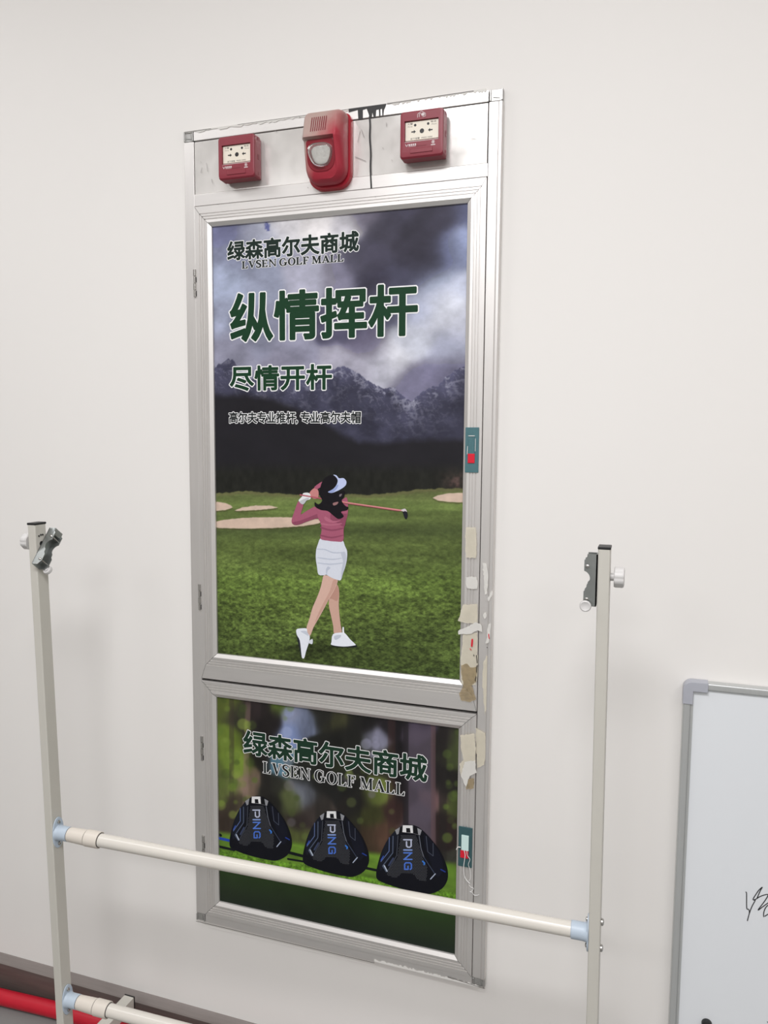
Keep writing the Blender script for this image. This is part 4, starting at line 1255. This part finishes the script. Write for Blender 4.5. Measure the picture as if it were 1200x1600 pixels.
# ------------------------------------------------------------------ clothes rack
rk = thing('garment_rack', 'off white metal clothes rack frame standing in front of the cabinet, hanging rail missing', 'clothes rack', (0.03, -0.235, FL))
YL, YR = -0.25, -0.22
def postx(side, z):
    if side < 0:
        return -0.5243 + (z - 0.176) * (-0.5493 + 0.5193) / (1.278 - 0.176)
    return 0.5815 + (z - 0.448) * (0.575 - 0.5818) / (1.282 - 0.448)
HW, HD = 0.0097, 0.0155
ends = {}
for side, yc in ((-1, YL), (1, YR)):
    zt = 1.272 if side < 0 else 1.278
    bm = bmesh.new()
    vs = box(bm, -HW, HW, -HD, HD, 0, 1, 0)
    bmesh.ops.bevel(bm, geom=[e for e in bm.edges if abs(e.verts[0].co.z - e.verts[1].co.z) > .5], offset=0.0025, segments=3, affect='EDGES', profile=0.5)
    for v in bm.verts:
        z = 0.085 + v.co.z * (zt - 0.085)
        v.co = (v.co.x + postx(side, z), v.co.y + yc, z)
    up = obj('upright', bm, M['rack'], rk, 40)
    bm = bmesh.new()
    px_ = postx(side, zt)
    box(bm, px_ - HW - .0006, px_ + HW + .0006, yc - HD - .0006, yc + HD + .0006, zt, zt + 0.0045, 0.001, 2)
    obj('end_cap', bm, M['black'], up, 40, label='black plastic end cap')
    inner = -side
    # clamp bracket: a U channel with notched cheeks
    zc = 1.222 if side < 0 else 1.226
    fx = postx(side, zc) + inner * HW
    prof_ = [(0, .043), (.016, .043), (.0165, .036), (.0205, .033), (.0205, .0150)] + [(.0235 + .0125 * math.cos(math.radians(q)), .0030 + .0125 * math.sin(math.radians(q))) for q in range(110, 231, 12)] + [(.0160, -.0085), (.0165, -.014), (.0205, -.019), (.0205, -.034), (.014, -.043), (0, -.043)]
    bm = bmesh.new()
    wy = 0.0125
    for ys in (-wy, wy - .0018):
        poly = [(u * inner, v) for u, v in prof_]
        if inner < 0: poly = poly[::-1]
        prism_xz(bm, poly, ys, ys + .0018)
    box(bm, min(0, inner * .0018), max(0, inner * .0018), -wy, wy, -.043, .043)
    if side < 0:
        box(bm, 0.014, 0.016, -wy, wy, .030, .043)
    bmesh.ops.recalc_face_normals(bm, faces=bm.faces)
    R4 = Matrix.Translation((fx + inner * .001, yc + (0.0 if side > 0 else 0.006), zc)) @ Matrix.Rotation(math.radians(-38 if side < 0 else 0), 4, 'X')
    bmesh.ops.transform(bm, matrix=R4, verts=bm.verts)
    br = obj('clamp_bracket', bm, M['zinc'], up, 30, label='galvanised rail clamp, tipped back' if side < 0 else 'galvanised rail clamp, upright')
    for u, v, r in ((.0155, .023, .0032), (.0150, -.031, .0028)):
        bm = bmesh.new()
        lathe(bm, (u * inner, -wy - .0002, v), (0, -1, 0), [(0, r), (.0012, r), (.0022, r * .6), (.0024, 0)], 16)
        cyl(bm, (u * inner, -wy, v), (u * inner, wy, v), r * .5, n=12)
        bmesh.ops.transform(bm, matrix=R4, verts=bm.verts)
        obj('rivet', bm, M['screw'], up, 40)
    bm = bmesh.new()
    if side > 0:
        lathe(bm, (-.0160, -wy - .001, -.041), (0, -1, 0), [(0, .004), (.004, .004), (.004, .0085), (.0085, .0095), (.0105, .009), (.0115, .0075), (.0105, .0055), (.0098, 0)], 28)
    else:
        lathe(bm, (.0160, wy + .001, -.040), (0, 1, 0), [(0, .004), (.002, .004), (.002, .0085), (.006, .0095), (.008, .009), (.0085, 0)], 28)
    bmesh.ops.transform(bm, matrix=R4, verts=bm.verts)
    obj('clamp_screw', bm, M['knob'], up, 40, label='small round grey plastic screw head')
    # scalloped hand knob on the outer face
    zk = 1.236 if side < 0 else 1.232
    ox = postx(side, zk) + side * HW
    bm = bmesh.new()
    cyl(bm, (ox, yc, zk), (ox + side * .008, yc, zk), .0065, n=20)
    rr = []
    n = 64
    for t, k in ((.006, .90), (.0075, 1.0), (.019, 1.0), (.0215, .93), (.0222, .75)):
        ring_ = []
        for i in range(n):
            a = 2 * math.pi * i / n
            r = .0172 * k * (1 - 0.07 * (0.5 + 0.5 * math.cos(8 * a)) ** 3)
            ring_.append((ox + side * t, yc + r * math.cos(a), zk + r * math.sin(a)))
        rr.append(ring_)
    loft(bm, rr)
    bmesh.ops.recalc_face_normals(bm, faces=bm.faces)
    obj('hand_knob', bm, M['knob'], up, 40, label='grey scalloped plastic knob')
    if side < 0:
        bm = bmesh.new()
        fxx = postx(-1, 1.24) + HW + .0004
        def hole(y, z, r):
            lathe(bm, (fxx, yc + y, z), (1, 0, 0), [(-.0008, r), (.0002, r), (.0003, 0)], 14)
        for q in range(3):
            hole(-0.006 + .0052 * q, 1.2490 + (.0018 if q else 0), .0019)
        hole(0.000, 1.233, .0050)
        hole(-0.012, 1.2150, .0022)
        obj('index_hole', bm, M['black'], up, label='black index holes')
    # foot and castors
    xf = postx(side, .09)
    bm = bmesh.new()
    y0_, y1_ = yc - 0.215, yc + 0.215
    box(bm, xf - .014, xf + .014, y0_, y1_, .0565, .0855, .002, 2)
    ft = obj('foot', bm, M['rack'], rk, 40)
    for yy, s in ((y0_, -1), (y1_, 1)):
        bm = bmesh.new(); box(bm, xf - .0145, xf + .0145, yy - (.003 if s < 0 else -.0), yy + (.003 if s > 0 else 0), .056, .086, .001)
        obj('end_cap', bm, M['black'], ft, 40, label='black plastic end cap')
        yw = yy - s * .07
        bm = bmesh.new()
        cyl(bm, (xf, yw, .0565), (xf, yw, .040), .012, n=16)
        box(bm, xf - .016, xf - .013, yw - .012, yw + .012, -.008, .042, .001)
        box(bm, xf + .013, xf + .016, yw - .012, yw + .012, -.008, .042, .001)
        box(bm, xf - .016, xf + .016, yw - .012, yw + .012, .038, .043, .001)
        cyl(bm, (xf - .018, yw, .0), (xf + .018, yw, .0), .004, n=12)
        cs = obj('castor', bm, M['zinc'], rk, 40)
        bm = bmesh.new()
        lathe(bm, (xf - .011, yw, .0), (1, 0, 0), [(0, .030), (.003, .035), (.019, .035), (.022, .030)], 32)
        obj('wheel', bm, M['rubber'], cs, 40)
# cross bars with sockets and telescopic sleeves
for zl, zr in ((0.6125, 0.6135), (0.2345, 0.2360)):
    pl_ = Vector((postx(-1, zl) + HW, YL, zl))
    pr_ = Vector((postx(1, zr) - HW, YR, zr))
    ax = (pr_ - pl_).normalized()
    L_ = (pr_ - pl_).length
    bm = bmesh.new(); cyl(bm, pl_ + ax * .02, pr_ - ax * .012, .0137, .0131, n=40)
    bar = obj('crossbar', bm, M['bar'], rk, 40)
    bm = bmesh.new(); lathe(bm, pl_, ax, [(.0305, .0140), (.0312, .0146), (.050, .0153), (.0735, .0160), (.0740, .0152)], 40)
    obj('sleeve', bm, M['sleeve'], bar, 40)
    bm = bmesh.new(); lathe(bm, pl_, ax, [(.0748, .0160), (.0755, .0170), (.106, .0170), (.107, .0163), (.107, .0142)], 40)
    obj('sleeve', bm, M['sleeve'], bar, 40)
    for t_, r_ in ((.0297, .0143), (.0740, .0157), (.107, .0146)):
        bm = bmesh.new(); lathe(bm, pl_, ax, [(t_, r_), (t_ + .0010, r_)], 40)
        obj('joint_ring', bm, M['dark'], bar, 40, label='thin dark joint between two sleeves')
    for p, d in ((pl_, 1), (pr_, -1)):
        bm = bmesh.new()
        # oval plate against the upright
        n = 36
        rg = []
        for t, k in ((0.0, 1.0), (.0022, 1.0), (.003, .92)):
            rg.append([(p.x + d * t, p.y + .0155 * k * math.cos(2 * math.pi * i / n), p.z + .0335 * k * math.copysign(abs(math.sin(2 * math.pi * i / n)) ** 0.85, math.sin(2 * math.pi * i / n))) for i in range(n)])
        loft(bm, rg)
        lathe(bm, p, (d * ax.x, d * ax.y, d * ax.z), [(.002, .0175), (.005, .0158), (.010, .0150), (.029, .0150), (.030, .0140)], 36)
        bmesh.ops.recalc_face_normals(bm, faces=bm.faces)
        so_ = obj('socket', bm, M['blue'], bar, 40, label='pale blue plastic socket with an oval plate')
        bm = bmesh.new()
        for s in (-1, 1):
            lathe(bm, (p.x + d * .0028, p.y, p.z + s * .0235), (d, 0, 0), [(0, .0042), (.002, .0040), (.003, .0025), (.0022, 0)], 16)
            if d < 0:
                lathe(bm, (p.x + 2 * HW, p.y, p.z + s * .0235), (1, 0, 0), [(0, .0060), (.003, .0060), (.0045, .004), (.005, 0)], 20)
        obj('screw', bm, M['screw'], bar, 40)

# ------------------------------------------------------------------ whiteboard and magnet
WX0, WX1, WZ0, WZ1 = 0.7135, 1.9135, 0.105, 1.0095
YF = -0.012
wb = thing('whiteboard', 'whiteboard with aluminium frame and grey corner caps mounted low on the wall', 'whiteboard', ((WX0 + WX1) / 2, WY, WZ0))
bm = bmesh.new(); box(bm, WX0 + .012, WX1 - .012, YF + .005, WY, WZ0 + .012, WZ1 - .012)
obj('board', bm, M['board'], wb)
def rail(x0, x1, z0, z1):
    bm = bmesh.new()
    box(bm, x0, x1, YF, WY - .0005, z0, z1, 0.003, 3)
    if x1 - x0 < z1 - z0:
        s = 1 if x0 < 1.2 else -1
        box(bm, min(x1 if s > 0 else x0, (x1 + .004) if s > 0 else x0 - .004), max(x1 if s > 0 else x0, (x1 + .004) if s > 0 else x0 - .004), YF + .002, WY - .001, z0, z1)
    return obj('frame_rail', bm, M['wbframe'], wb, 40)
rail(WX0 + .001, WX0 + .0145, WZ0 + .02, WZ1 - .02)
rail(WX1 - .0145, WX1 - .001, WZ0 + .02, WZ1 - .02)
rail(WX0 + .02, WX1 - .02, WZ1 - .0145, WZ1 - .001)
rail(WX0 + .02, WX1 - .02, WZ0 + .001, WZ0 + .0145)
for sx in (0, 1):
    for sz in (0, 1):
        px_ = WX0 if sx == 0 else WX1
        pz_ = WZ1 if sz else WZ0
        a, b = (1 if sx == 0 else -1), (-1 if sz else 1)
        n_ = 8
        arc = [(px_ + a * (.016 - .016 * math.cos(math.pi / 2 * k / n_)), pz_ + b * (.016 - .016 * math.sin(math.pi / 2 * k / n_))) for k in range(n_ + 1)]
        poly = arc + [(px_ + a * .043, pz_), (px_ + a * .043, pz_ + b * .018), (px_ + a * .018, pz_ + b * .018), (px_ + a * .018, pz_ + b * .043), (px_, pz_ + b * .043)]
        bm = bmesh.new()
        prism_xz(bm, poly, YF - .0025, WY - .0008)
        bmesh.ops.recalc_face_normals(bm, faces=bm.faces)
        bmesh.ops.bevel(bm, geom=[e for e in bm.edges if e.verts[0].co.y < YF and e.verts[1].co.y < YF], offset=0.0015, segments=2, affect='EDGES', profile=0.5)
        obj('corner_cap', bm, M['wbcap'], wb, 40)
bm = bmesh.new()
hw = lambda pts: [W(1140 + a / 20, 1380 + b / 20, YF + .0048) for a, b in pts]
for pts in ([(505, 275), (530, 330), (535, 770), (590, 810), (615, 870), (615, 940)], [(555, 1170), (620, 930), (700, 720), (800, 530), (750, 520), (735, 490), (820, 350), (920, 210), (1020, 125), (960, 230), (860, 460)],
            [(750, 525), (830, 490), (960, 410), (1150, 350), (1200, 375), (1100, 550), (890, 835), (1040, 730), (1230, 600), (1300, 640)], [(1240, 660), (1180, 700), (1110, 790), (1065, 930), (1065, 1045)], [(1100, 1030), (1230, 950), (1290, 930)],
            [(1180, 4330), (1210, 4360), (1230, 4400)]):
    flat_union(bm, stroke([tuple(q) for q in smooth_open(hw(pts), 5)], 0.0016), YF + .0045)
obj('handwriting', bm, M['ink'], wb, label='black marker handwriting')
cx_, cz_ = W(1104.5, 1600, YF)
bm = bmesh.new()
lathe(bm, (cx_, YF + .005, cz_ - .002), (0, -1, 0), [(0, .0095), (.006, .0095), (.0085, .0085), (.0098, .005), (.0102, 0)], 32)
mg = obj('magnet', bm, M['black'], smooth=40)
recenter(mg); tag(mg, 'round black magnet stuck on the whiteboard near its frame', 'magnet')

# ------------------------------------------------------------------ red hose along the foot of the wall
bm = bmesh.new()
pts = smooth_open([(-1.9, -.085, FL + .019), (-1.5, -.070, FL + .019), (-1.2, -.055, FL + .019), (-.93, -.040, FL + .019), (-.76, -.030, FL + .019), (-.6, -.0265, FL + .019), (-.3, -.0265, FL + .019), (.1, -.03, FL + .019), (.5, -.05, FL + .019)], 6)
tube(bm, pts, .0190, 20)
hs = obj('red_hose', bm, M['hose'], smooth=60)
recenter(hs); tag(hs, 'red hose lying on the grey floor against the dark skirting', 'hose')
